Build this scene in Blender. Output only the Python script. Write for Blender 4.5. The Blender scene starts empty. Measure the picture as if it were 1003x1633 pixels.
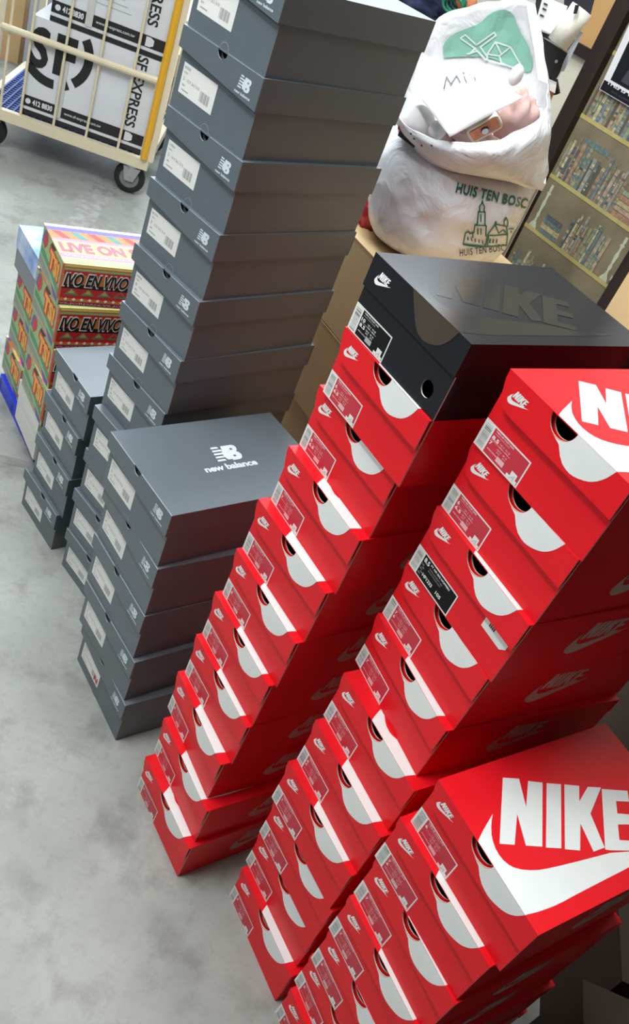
import bpy, bmesh, math, random
from mathutils import Vector, Matrix, noise
from mathutils.bvhtree import BVHTree
random.seed(7)
C = bpy.context.scene.collection
R = math.radians

# ------------------------------------------------------------------ camera
F_PX, PITCH, ROLL, CAMH, PCX, PCY = 1404.46, 0.63165, 0.41906, 1.6287, -16.15, -11.51
fwd = Vector((0, math.cos(PITCH), -math.sin(PITCH)))
rgt = Vector((1, 0, 0)); upv = rgt.cross(fwd)
cr = rgt*math.cos(ROLL) + upv*math.sin(ROLL)
cu = -rgt*math.sin(ROLL) + upv*math.cos(ROLL)
cam_d = bpy.data.cameras.new('camera'); cam = bpy.data.objects.new('camera', cam_d); C.objects.link(cam)
M3 = Matrix((cr, cu, -fwd)).transposed()
cam.matrix_world = Matrix.Translation((0, 0, CAMH)) @ M3.to_4x4()
cam_d.sensor_fit = 'VERTICAL'; cam_d.sensor_height = 24; cam_d.sensor_width = 24
cam_d.lens = F_PX*24/1633
cam_d.shift_x = -PCX/1633; cam_d.shift_y = PCY/1633
cam_d.clip_start = .02
bpy.context.scene.camera = cam
EYE = Vector((0, 0, CAMH))
def ray(px, py):
    return (fwd + cr*(px-501.5-PCX)/F_PX - cu*(py-816.5-PCY)/F_PX)
def at(px, py, y):                       # the world point seen at a pixel, at depth y
    d = ray(px, py); return EYE + d*(y/d.y)

# ------------------------------------------------------------------ world and light
sc = bpy.context.scene
sc.view_settings.view_transform = 'Standard'; sc.view_settings.look = 'None'
sc.view_settings.gamma = 1; sc.view_settings.use_curve_mapping = False
sc.view_settings.exposure = 0.0
w = bpy.data.worlds.new('world'); sc.world = w; w.use_nodes = True
w.node_tree.nodes['Background'].inputs[0].default_value = (.78, .88, 1, 1)
w.node_tree.nodes['Background'].inputs[1].default_value = .13
def area(name, loc, target, sx, sy, power, col):
    l = bpy.data.lights.new(name, 'AREA'); l.shape = 'RECTANGLE'; l.size = sx; l.size_y = sy
    l.energy = power; l.color = col
    o = bpy.data.objects.new(name, l); C.objects.link(o); o.location = loc
    o.rotation_euler = (Vector(target)-Vector(loc)).to_track_quat('-Z', 'Y').to_euler()
    return o
area('key_light_left', (-2.3, -.3, 2.9), (0.1, 1.0, .9), .9, .6, 40, (.95, .98, 1))  # added key light from the left, sized for crisp flap shadows
area('ceiling_strip_light_over_piles', (-.8, 1.5, 3.25), (-.1, 1.2, 0), 2.2, .22, 78, (.90, .96, 1))
area('fill_light_front', (-1.3, .6, 3.25), (-.2, 1.5, .8), 1.4, .2, 40, (.97, .98, 1))  # fill added to brighten the white bags and the back
area('sheen_light_back', (-.8, 4.6, 3.3), (-.2, 1.8, .6), 3.2, .8, 185, (.84, .92, 1))  # unseen source, widened to give the grey lid tops their sheen
area('fill_light_over_bags', (.10, 1.40, 3.25), (.10, 1.8, 1),   .6, .3, 15, (.93, .97, 1))  # extra fill, added to brighten the white bags

# ------------------------------------------------------------------ materials
_m = {}
def srgb(r, g, b):
    f = lambda c: (c/255/12.92) if c/255 <= .04045 else ((c/255+.055)/1.055)**2.4
    return (f(r), f(g), f(b), 1)
def mat(name, col, rough=.5, spec=.5, metal=0, noise_amt=0, nscale=20, bump=0, coat=0, emit=0, trans=0, col2=None, stretch=None, sss=0):
    if name in _m: return _m[name]
    m = bpy.data.materials.new(name); m.use_nodes = True
    nt = m.node_tree; b = nt.nodes['Principled BSDF']
    b.inputs['Roughness'].default_value = rough; b.inputs['Metallic'].default_value = metal
    b.inputs['Specular IOR Level'].default_value = spec
    b.inputs['Coat Weight'].default_value = coat; b.inputs['Coat Roughness'].default_value = .12
    b.inputs['Base Color'].default_value = col
    if emit: b.inputs['Emission Color'].default_value = col; b.inputs['Emission Strength'].default_value = emit
    if sss: b.inputs['Subsurface Weight'].default_value = sss; b.inputs['Subsurface Radius'].default_value = (.01, .01, .01)
    tc = nt.nodes.new('ShaderNodeTexCoord'); vec = tc.outputs['Object']
    if stretch:
        mp = nt.nodes.new('ShaderNodeMapping'); mp.inputs['Scale'].default_value = stretch
        nt.links.new(vec, mp.inputs[0]); vec = mp.outputs[0]
    n = nt.nodes.new('ShaderNodeTexNoise'); n.inputs['Scale'].default_value = nscale; n.inputs['Detail'].default_value = 4
    nt.links.new(vec, n.inputs['Vector'])
    a = noise_amt or .04
    mx = nt.nodes.new('ShaderNodeMix'); mx.data_type = 'RGBA'
    mx.inputs[6].default_value = col
    c2 = col2 or (col[0]*(1-a), col[1]*(1-a), col[2]*(1-a), 1)
    mx.inputs[7].default_value = c2
    rp = nt.nodes.new('ShaderNodeValToRGB'); rp.color_ramp.elements[0].position = .38; rp.color_ramp.elements[1].position = .62
    nt.links.new(n.outputs['Fac'], rp.inputs[0]); nt.links.new(rp.outputs[0], mx.inputs[0])
    nt.links.new(mx.outputs[2], b.inputs['Base Color'])
    if bump:
        bp = nt.nodes.new('ShaderNodeBump'); bp.inputs['Strength'].default_value = bump; bp.inputs['Distance'].default_value = .002
        nt.links.new(n.outputs['Fac'], bp.inputs['Height']); nt.links.new(bp.outputs[0], b.inputs['Normal'])
    _m[name] = m; return m
RED = mat('red_coated_card', (.72, .007, .014, 1), .36, .24)
WHT = mat('white_print', (.74, .76, .73, 1), .38)
KRAFT = mat('card_edge', (.60, .50, .38, 1), .8)
INNER = mat('kraft_inside', (.22, .16, .10, 1), .85)
BLK = mat('matt_black_card', (.014, .015, .018, 1), .22, .16)
GLB = mat('gloss_black_print', (.020, .019, .018, 1), .16, .40)
BRZ = mat('bronze_print', (.055, .040, .028, 1), .35)
GRY = mat('slate_grey_card', (.098, .124, .142, 1), .46, .85)
NBW = mat('pale_grey_print', (.62, .70, .74, 1), .45)
STK = mat('sticker_white', (.74, .74, .70, 1), .5)
SRED = mat('sticker_red', (.52, .03, .05, 1), .4, .35)
SBLK = mat('sticker_black', (.008, .008, .009, 1), .55, .15)
SGRY = mat('sticker_grey_print', (.36, .37, .36, 1), .5)
SPNK = mat('sticker_pink_print', (.72, .42, .42, 1), .5)
INK = mat('black_ink', (.012, .012, .013, 1), .5)
CARD = mat('brown_corrugated_card', srgb(220, 184, 132), .75, noise_amt=.08, nscale=8, bump=.1)
CARDL = mat('light_carton_card', srgb(226, 196, 146), .75, noise_amt=.06, nscale=8)
CARDD = mat('shade_darkened_card', srgb(58, 46, 32), .8, noise_amt=.15, nscale=6)  # card colour darkened to carry the shade right of the piles

# ------------------------------------------------------------------ builders
class MB:
    def __init__(s): s.v = []; s.f = []; s.m = []; s.mats = []
    def mi(s, m):
        if m not in s.mats: s.mats.append(m)
        return s.mats.index(m)
    def poly(s, pts, m):
        i = len(s.v); s.v += [tuple(p) for p in pts]; s.f.append(tuple(range(i, i+len(pts)))); s.m.append(s.mi(m)); return s
    def tris(s, vs, fs, m):
        i = len(s.v); s.v += [tuple(p) for p in vs]; k = s.mi(m)
        for f in fs: s.f.append(tuple(i+a for a in f)); s.m.append(k)
        return s
    def box(s, x0, y0, z0, x1, y1, z1, m, ms=None):
        P = [(x0, y0, z0), (x1, y0, z0), (x1, y1, z0), (x0, y1, z0), (x0, y0, z1), (x1, y0, z1), (x1, y1, z1), (x0, y1, z1)]
        i = len(s.v); s.v += P
        for k, f in enumerate([(0, 3, 2, 1), (4, 5, 6, 7), (0, 1, 5, 4), (1, 2, 6, 5), (2, 3, 7, 6), (3, 0, 4, 7)]):
            s.f.append(tuple(i+a for a in f)); s.m.append(s.mi((ms or {}).get(k, m)))
        return s
    def prism(s, pts, off, m, edge=None):
        """closed outline (3D points, counter-clockwise seen from the front) pushed along off"""
        n = len(pts); i = len(s.v); off = Vector(off)
        s.v += [tuple(p) for p in pts] + [tuple(Vector(p)+off) for p in pts]
        s.f.append(tuple(range(i, i+n))); s.m.append(s.mi(m))
        s.f.append(tuple(reversed(range(i+n, i+2*n)))); s.m.append(s.mi(m))
        for k in range(n):
            a, b = i+k, i+(k+1) % n
            s.f.append((b, a, a+n, b+n)); s.m.append(s.mi(edge or m))
        return s
    def tube(s, p0, p1, r, m, seg=12, r1=None, caps=True):
        p0, p1 = Vector(p0), Vector(p1); d = (p1-p0).normalized()
        a = d.orthogonal().normalized(); b = d.cross(a); i = len(s.v); r1 = r if r1 is None else r1
        for p, q in ((p0, r), (p1, r1)):
            for k in range(seg):
                t = 2*math.pi*k/seg; s.v.append(tuple(p+a*q*math.cos(t)+b*q*math.sin(t)))
        for k in range(seg):
            j = (k+1) % seg; s.f.append((i+k, i+j, i+seg+j, i+seg+k)); s.m.append(s.mi(m))
        if caps:
            s.f.append(tuple(reversed(range(i, i+seg)))); s.m.append(s.mi(m)); s.f.append(tuple(range(i+seg, i+2*seg))); s.m.append(s.mi(m))
        return s
    def path(s, pts, r, m, seg=8):
        for a, b in zip(pts[:-1], pts[1:]): s.tube(a, b, r, m, seg)
        return s
    def grid(s, rows, m, closed=False):
        i = len(s.v); n = len(rows[0])
        for r in rows: s.v += [tuple(p) for p in r]
        for a in range(len(rows)-1):
            for b in range(n if closed else n-1):
                c = (b+1) % n; s.f.append((i+a*n+b, i+a*n+c, i+(a+1)*n+c, i+(a+1)*n+b)); s.m.append(s.mi(m))
        return s
    def mesh(s, name, smooth=False):
        me = bpy.data.meshes.new(name); me.from_pydata(s.v, [], s.f)
        for m in s.mats: me.materials.append(m)
        for p, k in zip(me.polygons, s.m): p.material_index = k; p.use_smooth = smooth
        me.update(); return me
def link(name, me, parent=None, label=None):
    o = bpy.data.objects.new(name, me); C.objects.link(o)
    if parent: o.parent = parent
    if label: o['label'] = label
    return o
def tag(o, label, cat, group=None, kind=None):
    o['label'] = label; o['category'] = cat
    if group: o['group'] = group
    if kind: o['kind'] = kind
    return o
def struct(name, me):
    o = link(name, me); o['kind'] = 'structure'; return o
def empty(name, loc, rz=0):
    o = bpy.data.objects.new(name, None); C.objects.link(o); o.location = loc; o.rotation_euler = (0, 0, rz)
    o.empty_display_size = .05; return o
_t = {}
def text2d(s, size=1, bold=0, shear=0, space=1.0):
    """text as 2D triangles (verts, faces), left-bottom at 0,0; width returned too"""
    k = (s, bold, shear, space)
    if k not in _t:
        cu_ = bpy.data.curves.new('t', 'FONT'); cu_.body = s; cu_.size = 1; cu_.offset = bold; cu_.shear = shear; cu_.space_character = space
        cu_.resolution_u = 3; cu_.fill_mode = 'FRONT'
        o = bpy.data.objects.new('t', cu_); C.objects.link(o)
        dg = bpy.context.evaluated_depsgraph_get(); me = bpy.data.meshes.new_from_object(o.evaluated_get(dg))
        vs = [(v.co.x, v.co.y) for v in me.vertices]; fs = [tuple(p.vertices) for p in me.polygons]
        bpy.data.objects.remove(o); bpy.data.meshes.remove(me)
        x0 = min(v[0] for v in vs); x1 = max(v[0] for v in vs); y0 = min(v[1] for v in vs); y1 = max(v[1] for v in vs)
        _t[k] = ([(a-x0, b-y0) for a, b in vs], fs, x1-x0, y1-y0)
    return _t[k]
def put_text(mb, s, x, y, wid, hei, fn, m, bold=0, shear=0, space=1.0):
    vs, fs, W, H = text2d(s, 1, bold, shear, space)
    mb.tris([fn(x+a/W*wid, y+b/H*hei) for a, b in vs], fs, m)

# ------------------------------------------------------------------ setting: floor
def floor_material():
    m = bpy.data.materials.new('worn_concrete'); m.use_nodes = True; nt = m.node_tree; b = nt.nodes['Principled BSDF']
    tc = nt.nodes.new('ShaderNodeTexCoord')
    def ns(scale, det, p0, p1):
        n = nt.nodes.new('ShaderNodeTexNoise'); n.inputs['Scale'].default_value = scale; n.inputs['Detail'].default_value = det; n.inputs['Roughness'].default_value = .65
        nt.links.new(tc.outputs['Object'], n.inputs['Vector'])
        r = nt.nodes.new('ShaderNodeValToRGB'); r.color_ramp.elements[0].position = p0; r.color_ramp.elements[1].position = p1
        nt.links.new(n.outputs['Fac'], r.inputs[0]); return r.outputs[0], n.outputs['Fac']
    def mix(f, a, c, k=1):
        x = nt.nodes.new('ShaderNodeMix'); x.data_type = 'RGBA'
        mm = nt.nodes.new('ShaderNodeMath'); mm.operation = 'MULTIPLY'; mm.inputs[1].default_value = k
        nt.links.new(f, mm.inputs[0]); nt.links.new(mm.outputs[0], x.inputs[0])
        if isinstance(a, tuple): x.inputs[6].default_value = a
        else: nt.links.new(a, x.inputs[6])
        x.inputs[7].default_value = c; return x.outputs[2]
    a, _ = ns(2.6, 8, .35, .7); c = mix(a, (.28, .29, .265, 1), (.375, .385, .35, 1))
    a, _ = ns(7, 10, .50, .66); c = mix(a, c, (.19, .19, .17, 1), .8)
    a, f = ns(55, 6, .50, .80); c = mix(a, c, (.22, .22, .195, 1), .5)
    a, _ = ns(5, 6, .56, .66); c = mix(a, c, (.28, .285, .26, 1), .45)
    nt.links.new(c, b.inputs['Base Color']); b.inputs['Roughness'].default_value = .5; b.inputs['Specular IOR Level'].default_value = .35
    bp = nt.nodes.new('ShaderNodeBump'); bp.inputs['Strength'].default_value = .12; bp.inputs['Distance'].default_value = .003
    nt.links.new(f, bp.inputs['Height']); nt.links.new(bp.outputs[0], b.inputs['Normal'])
    return m
FLOOR = floor_material()
struct('floor', MB().box(-7, -3, -.1, 5, 7, 0, FLOOR).mesh('floor'))
GROOVE = mat('floor_joint_filler', (.27, .27, .25, 1), .8, noise_amt=.25, nscale=30)
# a filled joint crossing the floor
ja, jb = Vector((-1.05, 1.72, 0)), Vector((-.55, 1.98, 0))
jd = (Vector((-.80, 1.843, 0))-Vector((-1.20, 1.72, 0))).normalized(); jn = Vector((-jd.y, jd.x, 0))
jc = Vector((-.825, 1.842, .0008))
struct('trim_1', MB().poly([jc-jd*3-jn*.016, jc+jd*2-jn*.016, jc+jd*2+jn*.016, jc-jd*3+jn*.016], GROOVE).mesh('floor_joint'))
g0 = [at(130, 338, 1)]; 
def onfloor(px, py, z=0):
    d = ray(px, py); return EYE + d*((z-CAMH)/d.z)
gA, gB = onfloor(127, 357), onfloor(165, 300); gd = (gB-gA).normalized(); gn = Vector((-gd.y, gd.x, 0))
struct('trim_2', MB().poly([Vector((*p[:2], .0008)) for p in (gA-gd*.1-gn*.05, gA-gd*.1+gn*.05, gB+gd*.15+gn*.05, gB+gd*.15-gn*.05)], mat('floor_scuff', (.36, .365, .345, 1), .7, noise_amt=.3, nscale=25)).mesh('floor_scuff_strip'))

# ------------------------------------------------------------------ setting: walls
WALLW = mat('painted_wall', srgb(205, 203, 192), .7, noise_amt=.04, nscale=3)
bw = MB(); bw.box(-6, 5.3, 2.9, .4, 5.45, 3.6, WALLW); bw.box(-6, 5.3, 0, -3.9, 5.45, 2.9, WALLW); bw.box(-1.15, 5.3, 0, 2.5, 5.45, 3.6, WALLW)
struct('wall_back', bw.mesh('wall_back'))
struct('ceiling', MB().box(-7, -3, 3.4, 3.2, 5.4, 3.5, mat('ceiling_paint', srgb(206, 208, 206), .8)).mesh('ceiling'))
DARKW = mat('dark_blocking_wall', srgb(52, 44, 38), .7, noise_amt=.3, nscale=5)  # for unseen dark walls added to keep world light off the box sides
struct('blocking_wall_behind', MB().box(-4, -3, 0, 1.6, -2.9, 3.4, DARKW).mesh('blocking_wall_behind'))
DAY = mat('daylit_translucent_door', (.86, .94, 1, 1), .5, emit=3.2)
FRAME = mat('grey_window_frame', srgb(170, 172, 175), .5)
wn = struct('window_1', MB().box(-3.9, 5.36, .02, -1.15, 5.38, 2.9, DAY).mesh('window_pane'))
wf = MB()
for xx in (-3.9, -3.0, -2.1, -1.2): wf.box(xx, 5.32, .0, xx+.05, 5.36, 2.9, FRAME)
wf.box(-3.9, 5.32, .45, -1.15, 5.36, .49, FRAME)
o = link('window_frame', wf.mesh('window_frame'), wn)

# wall on the right: printed bookshelf door in a dark frame; u runs along it, n faces the camera
WT = R(-43); WO = Vector((.3034, 3.1856, 0)); WU = Vector((math.cos(WT), math.sin(WT), 0)); WN = Vector((math.sin(WT), -math.cos(WT), 0))
def wl(u, z, n=0): return WO + WU*u + WN*n + Vector((0, 0, z))
def wbox(mb, u0, u1, z0, z1, n0, n1, m):
    pts = [wl(u0, z0, n1), wl(u1, z0, n1), wl(u1, z1, n1), wl(u0, z1, n1)]
    mb.prism(pts, -WN*(n1-n0), m)
BROWN = mat('dark_brown_wood', (.020, .010, .007, 1), .45, noise_amt=.4, nscale=30, stretch=(1, 1, .1))
WOOD = mat('honey_plywood', srgb(186, 146, 92), .5, noise_amt=.18, nscale=6, stretch=(1, 1, .25))
BEIGE = mat('beige_painted_panel', srgb(196, 190, 172), .6)
m = MB(); wbox(m, -.16, 3.2, 0, 3.4, -.15, -.03, WALLW); struct('wall_right', m.mesh('wall_right'))
m = MB(); wbox(m, -.155, -.055, 0, 1.312, -.03, -.004, BEIGE); struct('trim_3', m.mesh('beige_wall_panel'))
m = MB(); wbox(m, -.175, -.055, 1.345, 2.6, -.03, 0, WOOD); struct('trim_4', m.mesh('plywood_board'))
m = MB(); wbox(m, -.19, -.05, 1.312, 1.345, -.03, .02, BROWN); struct('trim_5', m.mesh('dark_rail'))
m = MB(); wbox(m, -.06, 0, 0, 3.2, -.03, .03, BROWN); struct('trim_6', m.mesh('door_post'))
m = MB(); wbox(m, .43, .47, 0, 3.2, -.03, .03, BROWN); struct('trim_7', m.mesh('door_post'))
# the printed door: flat print of shelves, books and candlesticks
PB = [mat('print_book_%s' % n, srgb(*c), .6, noise_amt=.35, nscale=90) for n, c in (
    ('olive', (150, 148, 112)), ('teal', (104, 122, 118)), ('slate', (112, 126, 134)), ('cream', (188, 184, 150)), ('brown', (136, 122, 98)), ('moss', (142, 154, 122)), ('grey', (146, 148, 138)), ('rust', (160, 128, 104)), ('navy', (88, 98, 102)), ('straw', (176, 164, 124)), ('pink', (176, 150, 132)))]
PBACK = mat('print_shelf_shadow', srgb(122, 112, 88), .6, noise_amt=.2, nscale=12)
PSHELF = mat('print_shelf_edge', srgb(172, 160, 100), .6, noise_amt=.1, nscale=30)
PGAP = mat('print_dark_gap', srgb(84, 80, 66), .6)
PCAND = mat('print_candlestick', srgb(178, 186, 158), .6, noise_amt=.15, nscale=60)
m = MB(); wbox(m, 0, .43, 0, 3.2, -.03, 0, PBACK)
def q(u0, u1, z0, z1, mm, n=.0006, lean=0):
    m.poly([wl(u0, z0, n), wl(u1, z0, n), wl(u1+lean, z1, n), wl(u0+lean, z1, n)], mm)
rr = random.Random(3)
SZ = [.42, .61, .797, .975, 1.176, 1.37, 1.56, 1.75, 1.94]
def cstick(u, z):
    prof = [(.017, 0), (.015, .008), (.006, .022), (.004, .034), (.007, .046), (.004, .058), (.006, .072), (.008, .086), (.004, .1), (.005, .115), (.010, .122), (.004, .126), (.006, .134), (.005, .150)]
    L = [(u-a, z+b) for a, b in prof]; Rr = [(u+a, z+b) for a, b in prof]
    for i in range(len(prof)-1):
        m.poly([wl(L[i][0], L[i][1], .0012), wl(Rr[i][0], Rr[i][1], .0012), wl(Rr[i+1][0], Rr[i+1][1], .0012), wl(L[i+1][0], L[i+1][1], .0012)], PCAND)
def books(u, u1, z, hmin, hmax):
    while u < u1:
        w_ = rr.uniform(.008, .017)
        if rr.random() < .12: q(u, u+w_*.6, z, z+hmin, PGAP); u += w_*.6; continue
        c = rr.choice(PB); h = rr.uniform(hmin, hmax); ln = rr.uniform(-.002, .006)
        q(u, u+w_, z, z+h, c, lean=ln)
        c2 = rr.choice(PB)
        for k in range(rr.randint(3, 6)):
            t = rr.uniform(.05, .9); q(u+.001+ln*t, u+w_-.001+ln*t, z+h*t, z+h*(t+rr.uniform(.03, .10)), c2 if k % 2 else rr.choice(PB), .0009)
        q(u+w_-.0012+ln*0, u+w_, z, z+h, PGAP, .0010, lean=ln)
        u += w_
def lying(u0, u1, z, n):
    for k in range(n):
        h = rr.uniform(.014, .02); q(u0+rr.uniform(0, .01), u1-rr.uniform(0, .012), z, z+h, rr.choice(PB), .0007); q(u0+.01, u1-.01, z+h-.002, z+h, PGAP, .0009); z += h
for i, z in enumerate(SZ):
    q(0, .43, z-.011, z+.002, PSHELF, .0014)
for z in (.42, .61): books(.01, .42, z+.002, .07, .12)
lying(.06, .155, .799, 4); books(.165, .335, .799, .09, .135); cstick(.033, .799); cstick(.385, .799); lying(.40, .43, .799, 2)
books(.012, .27, .977, .10, .145); lying(.275, .42, .977, 5); q(.06, .17, 1.108, 1.125, PB[1], .0011, lean=0)
books(.01, .24, 1.178, .09, .15); books(.25, .42, 1.178, .09, .13)
cstick(.03, 1.372); books(.06, .42, 1.372, .09, .14)
for z in SZ[6:]: books(.01, .42, z+.002, .08, .14)
struct('door_1', m.mesh('printed_bookshelf_door'))
# poster pinned to the door
pm = MB(); PW = mat('poster_white', srgb(214, 214, 216), .35); PK = mat('poster_black', srgb(26, 27, 31), .25); PG = mat('poster_grey_figure', srgb(60, 62, 68), .3)
def pt(a, b, n=.012): return wl(.010+a+.04*0+b*(-.0), 1.262+b-a*.00, n)
pm.prism([wl(.030, 1.262, .016), wl(.33, 1.262, .016), wl(.325, 1.70, .016), wl(.000, 1.70, .016)], -WN*.002, PW)
pm.poly([wl(.052, 1.300, .0166), wl(.325, 1.300, .0166), wl(.322, 1.69, .0166), wl(.030, 1.69, .0166)], PK)
pm.poly([wl(.032, 1.264, .0168), wl(.328, 1.264, .0168), wl(.328, 1.292, .0168), wl(.031, 1.292, .0168)], PK)
pm.poly([wl(.09, 1.31, .0170), wl(.2, 1.31, .0170), wl(.17, 1.5, .0170), wl(.12, 1.5, .0170)], PG)
put_text(pm, 'THIS IS WHAT WE', .045, 1.286, .22, .012, lambda a, b: wl(a, b, .0174), PW, .02)
put_text(pm, 'THIS SUMMER ONLY', .075, 1.272, .13, .005, lambda a, b: wl(a, b, .0174), PG, .01)
tag(link('poster', pm.mesh('poster')), 'black poster with white margin and white lettering hung on the printed bookshelf door', 'poster')

# ------------------------------------------------------------------ the swoosh logo outlines (local: a = across box, b = along box from front)
N_ = [(.0248, .0915), (.0334, .1151), (.0706, .0962), (.0402, .1266), (.0488, .1473), (.1227, .0799), (.1141, .0577), (.0747, .0758), (.1081, .0427), (.1001, .0227)]
I_ = [(.0515, .153), (.0595, .1745), (.1334, .1056), (.1254, .0842)]
K_ = [(.0614, .1795), (.0701, .2016), (.0889, .1837), (.0754, .2145), (.0827, .2352), (.1086, .187), (.1536, .1705), (.1525, .1495), (.115, .1603), (.1447, .1307), (.1361, .1099)]
E_ = [(.0848, .2345), (.1, .2752), (.1138, .2636), (.1065, .2429), (.1217, .2298), (.131, .2530), (.1425, .2425), (.1347, .2174), (.1528, .2016), (.1625, .2275), (.1740, .2185), (.1600, .1780), (.1560, .1690)]
SIN = [(.0636, .0409), (.0745, .0291), (.0896, .0175), (.1075, .0116), (.1237, .0141), (.1347, .0243), (.1441, .0458), (.1491, .0714), (.1556, .1203), (.162, .1735), (.1740, .2185), (.181, .288)]
SOUT_TOP = [(.181, .288), (.1856, .225), (.1864, .1876), (.1869, .1431), (.1875, .0886), (.1886, .0462), (.1866, .0164), (.1840, .0)]
SFRONT = [(.1800, -.009), (.1769, -.016), (.1698, -.026), (.1613, -.033), (.1472, -.0395), (.1359, -.0415), (.121, -.038), (.104, -.021), (.095, -.010), (.0866, -.0017), (.0785, .0116)]
def smooth_poly(p):                       # Chaikin on an open list
    o = [p[0]]
    for a, b in zip(p[:-1], p[1:]): o += [(a[0]*.75+b[0]*.25, a[1]*.75+b[1]*.25), (a[0]*.25+b[0]*.75, a[1]*.25+b[1]*.75)]
    return o+[p[-1]]
SIN_S = smooth_poly(SIN[:10])+SIN[10:]; SFULL = SIN_S[:-1] + smooth_poly(SOUT_TOP+SFRONT)
def logo_flat(mb, fn, m):                  # upright logo, unit: width 1, origin left-bottom
    ang = -math.atan2(.014, .035)
    def T(p):
        x, y = p[1], -p[0]; c, s = math.cos(ang), -math.sin(ang)
        return (x*c-y*s, x*s+y*c)
    allp = [T(p) for p in SFULL+N_+E_]; x0 = min(p[0] for p in allp); x1 = max(p[0] for p in allp); y0 = min(p[1] for p in allp); y1 = max(p[1] for p in allp); k = 1/(x1-x0)
    for j, P in enumerate((SFULL, N_, I_, K_, E_)):
        mb.poly([fn((T(p)[0]-x0)*k, (T(p)[1]-y0)*k, j*.00005) for p in P], m)
    return (y1-y0)*k

# ------------------------------------------------------------------ swoosh box (local: x across front, y into depth, z up)
NW, NL, NH = .207, .335, .1113
HC, HR = .100, .0212                         # thumb hole centre and radius
def arc(cx, cz, r, a0, a1, n=14): return [(cx+r*math.cos(R(a0+(a1-a0)*i/n)), cz+r*math.sin(R(a0+(a1-a0)*i/n))) for i in range(n+1)]
def nike_body(W, L, H, mm, name, hole='top'):
    b = MB(); t = .002; y0 = .0075
    notch = arc(HC, H-.0016, HR-.0012, 360, 180)
    if hole == 'top': out = [(0, 0), (W, 0), (W, H-.0016)] + [p for p in notch] + [(0, H-.0016)]
    else: out = [(0, 0), (W, 0), (W, H-.0016), (0, H-.0016)]
    b.prism([(x, y0, z) for x, z in out], (0, t, 0), mm, KRAFT)
    b.box(0, y0+t, 0, t, L, H-.0016, mm, {3: INNER}); b.box(W-t, y0+t, 0, W, L, H-.0016, mm, {5: INNER})
    b.box(t, L-t, 0, W-t, L, H-.0016, mm, {2: INNER}); b.box(t, y0+t, 0, W-t, L-t, t, mm, {1: INNER})
    return b.mesh(name)
def flap_outline(W, H, fh, notch=True):
    o = [(0.0, H), (.0004, H-.012), (.006, H-.030), (.0105, H-.0375), (.018, H-.0435), (.028, H-fh+.0005), (.04, H-fh), (W+.0012, H-fh), (W+.0012, H)]
    if notch: o += [p for p in arc(HC, H, HR, 360, 180)]
    return o
def nike_lid(W, L, H, mm, name, notch=True):
    b = MB()
    b.prism([(x, 0, min(z, H-.0012)) for x, z in flap_outline(W, H, .046, notch)], (0, .0016, 0), mm, KRAFT)
    # top plate with the same notch not cut; thin
    b.box(-.0006, 0, H-.0012, W+.0012, L+.001, H, mm)
    b.box(-.0006, L+.0, H-.03, W+.0012, L+.0014, H-.0015, mm)
    return b.mesh(name)
def nike_print(H, name, m, hole=True):
    b = MB(); e = .00025
    # on the lid top
    sf = .0045
    top = [(a, bb+sf) for a, bb in SIN_S + [p for p in smooth_poly(SOUT_TOP)][1:]] + [(.1835, 0), (.0880, 0), (.0860, .003), (.0785, .0116+sf)]
    b.poly([(a, bb, H+e) for a, bb in top], m)
    for j, P in enumerate((N_, I_, K_, E_)): b.poly([(a, bb+sf, H+e+.00005*(j+1)) for a, bb in P], m)
    # on the front flap, cut by the thumb hole
    fr = [(a, H+bb) for a, bb in smooth_poly([(.1835, 0)]+SFRONT[:9])]
    if hole:
        fr = [p for p in fr if (p[0]-HC)**2+(p[1]-H)**2 > (HR+.0006)**2]
        fr += arc(HC, H, HR+.0004, 250, 360)
    else: fr += [(.0866, H)]
    b.poly([(a, -e, z) for a, z in fr], m)
    return b.mesh(name)
def small_logo(x, z, wdt, m, name):
    b = MB(); logo_flat(b, lambda a, c, n: (x+a*wdt, -.0003-n, z+c*wdt), m); return b.mesh(name)
def side_logo(W, y, z, wdt, m, name):
    b = MB(); logo_flat(b, lambda a, c, n: (W+.0003+n, y+a*wdt, z+c*wdt*.95), m); return b.mesh(name)
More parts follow.
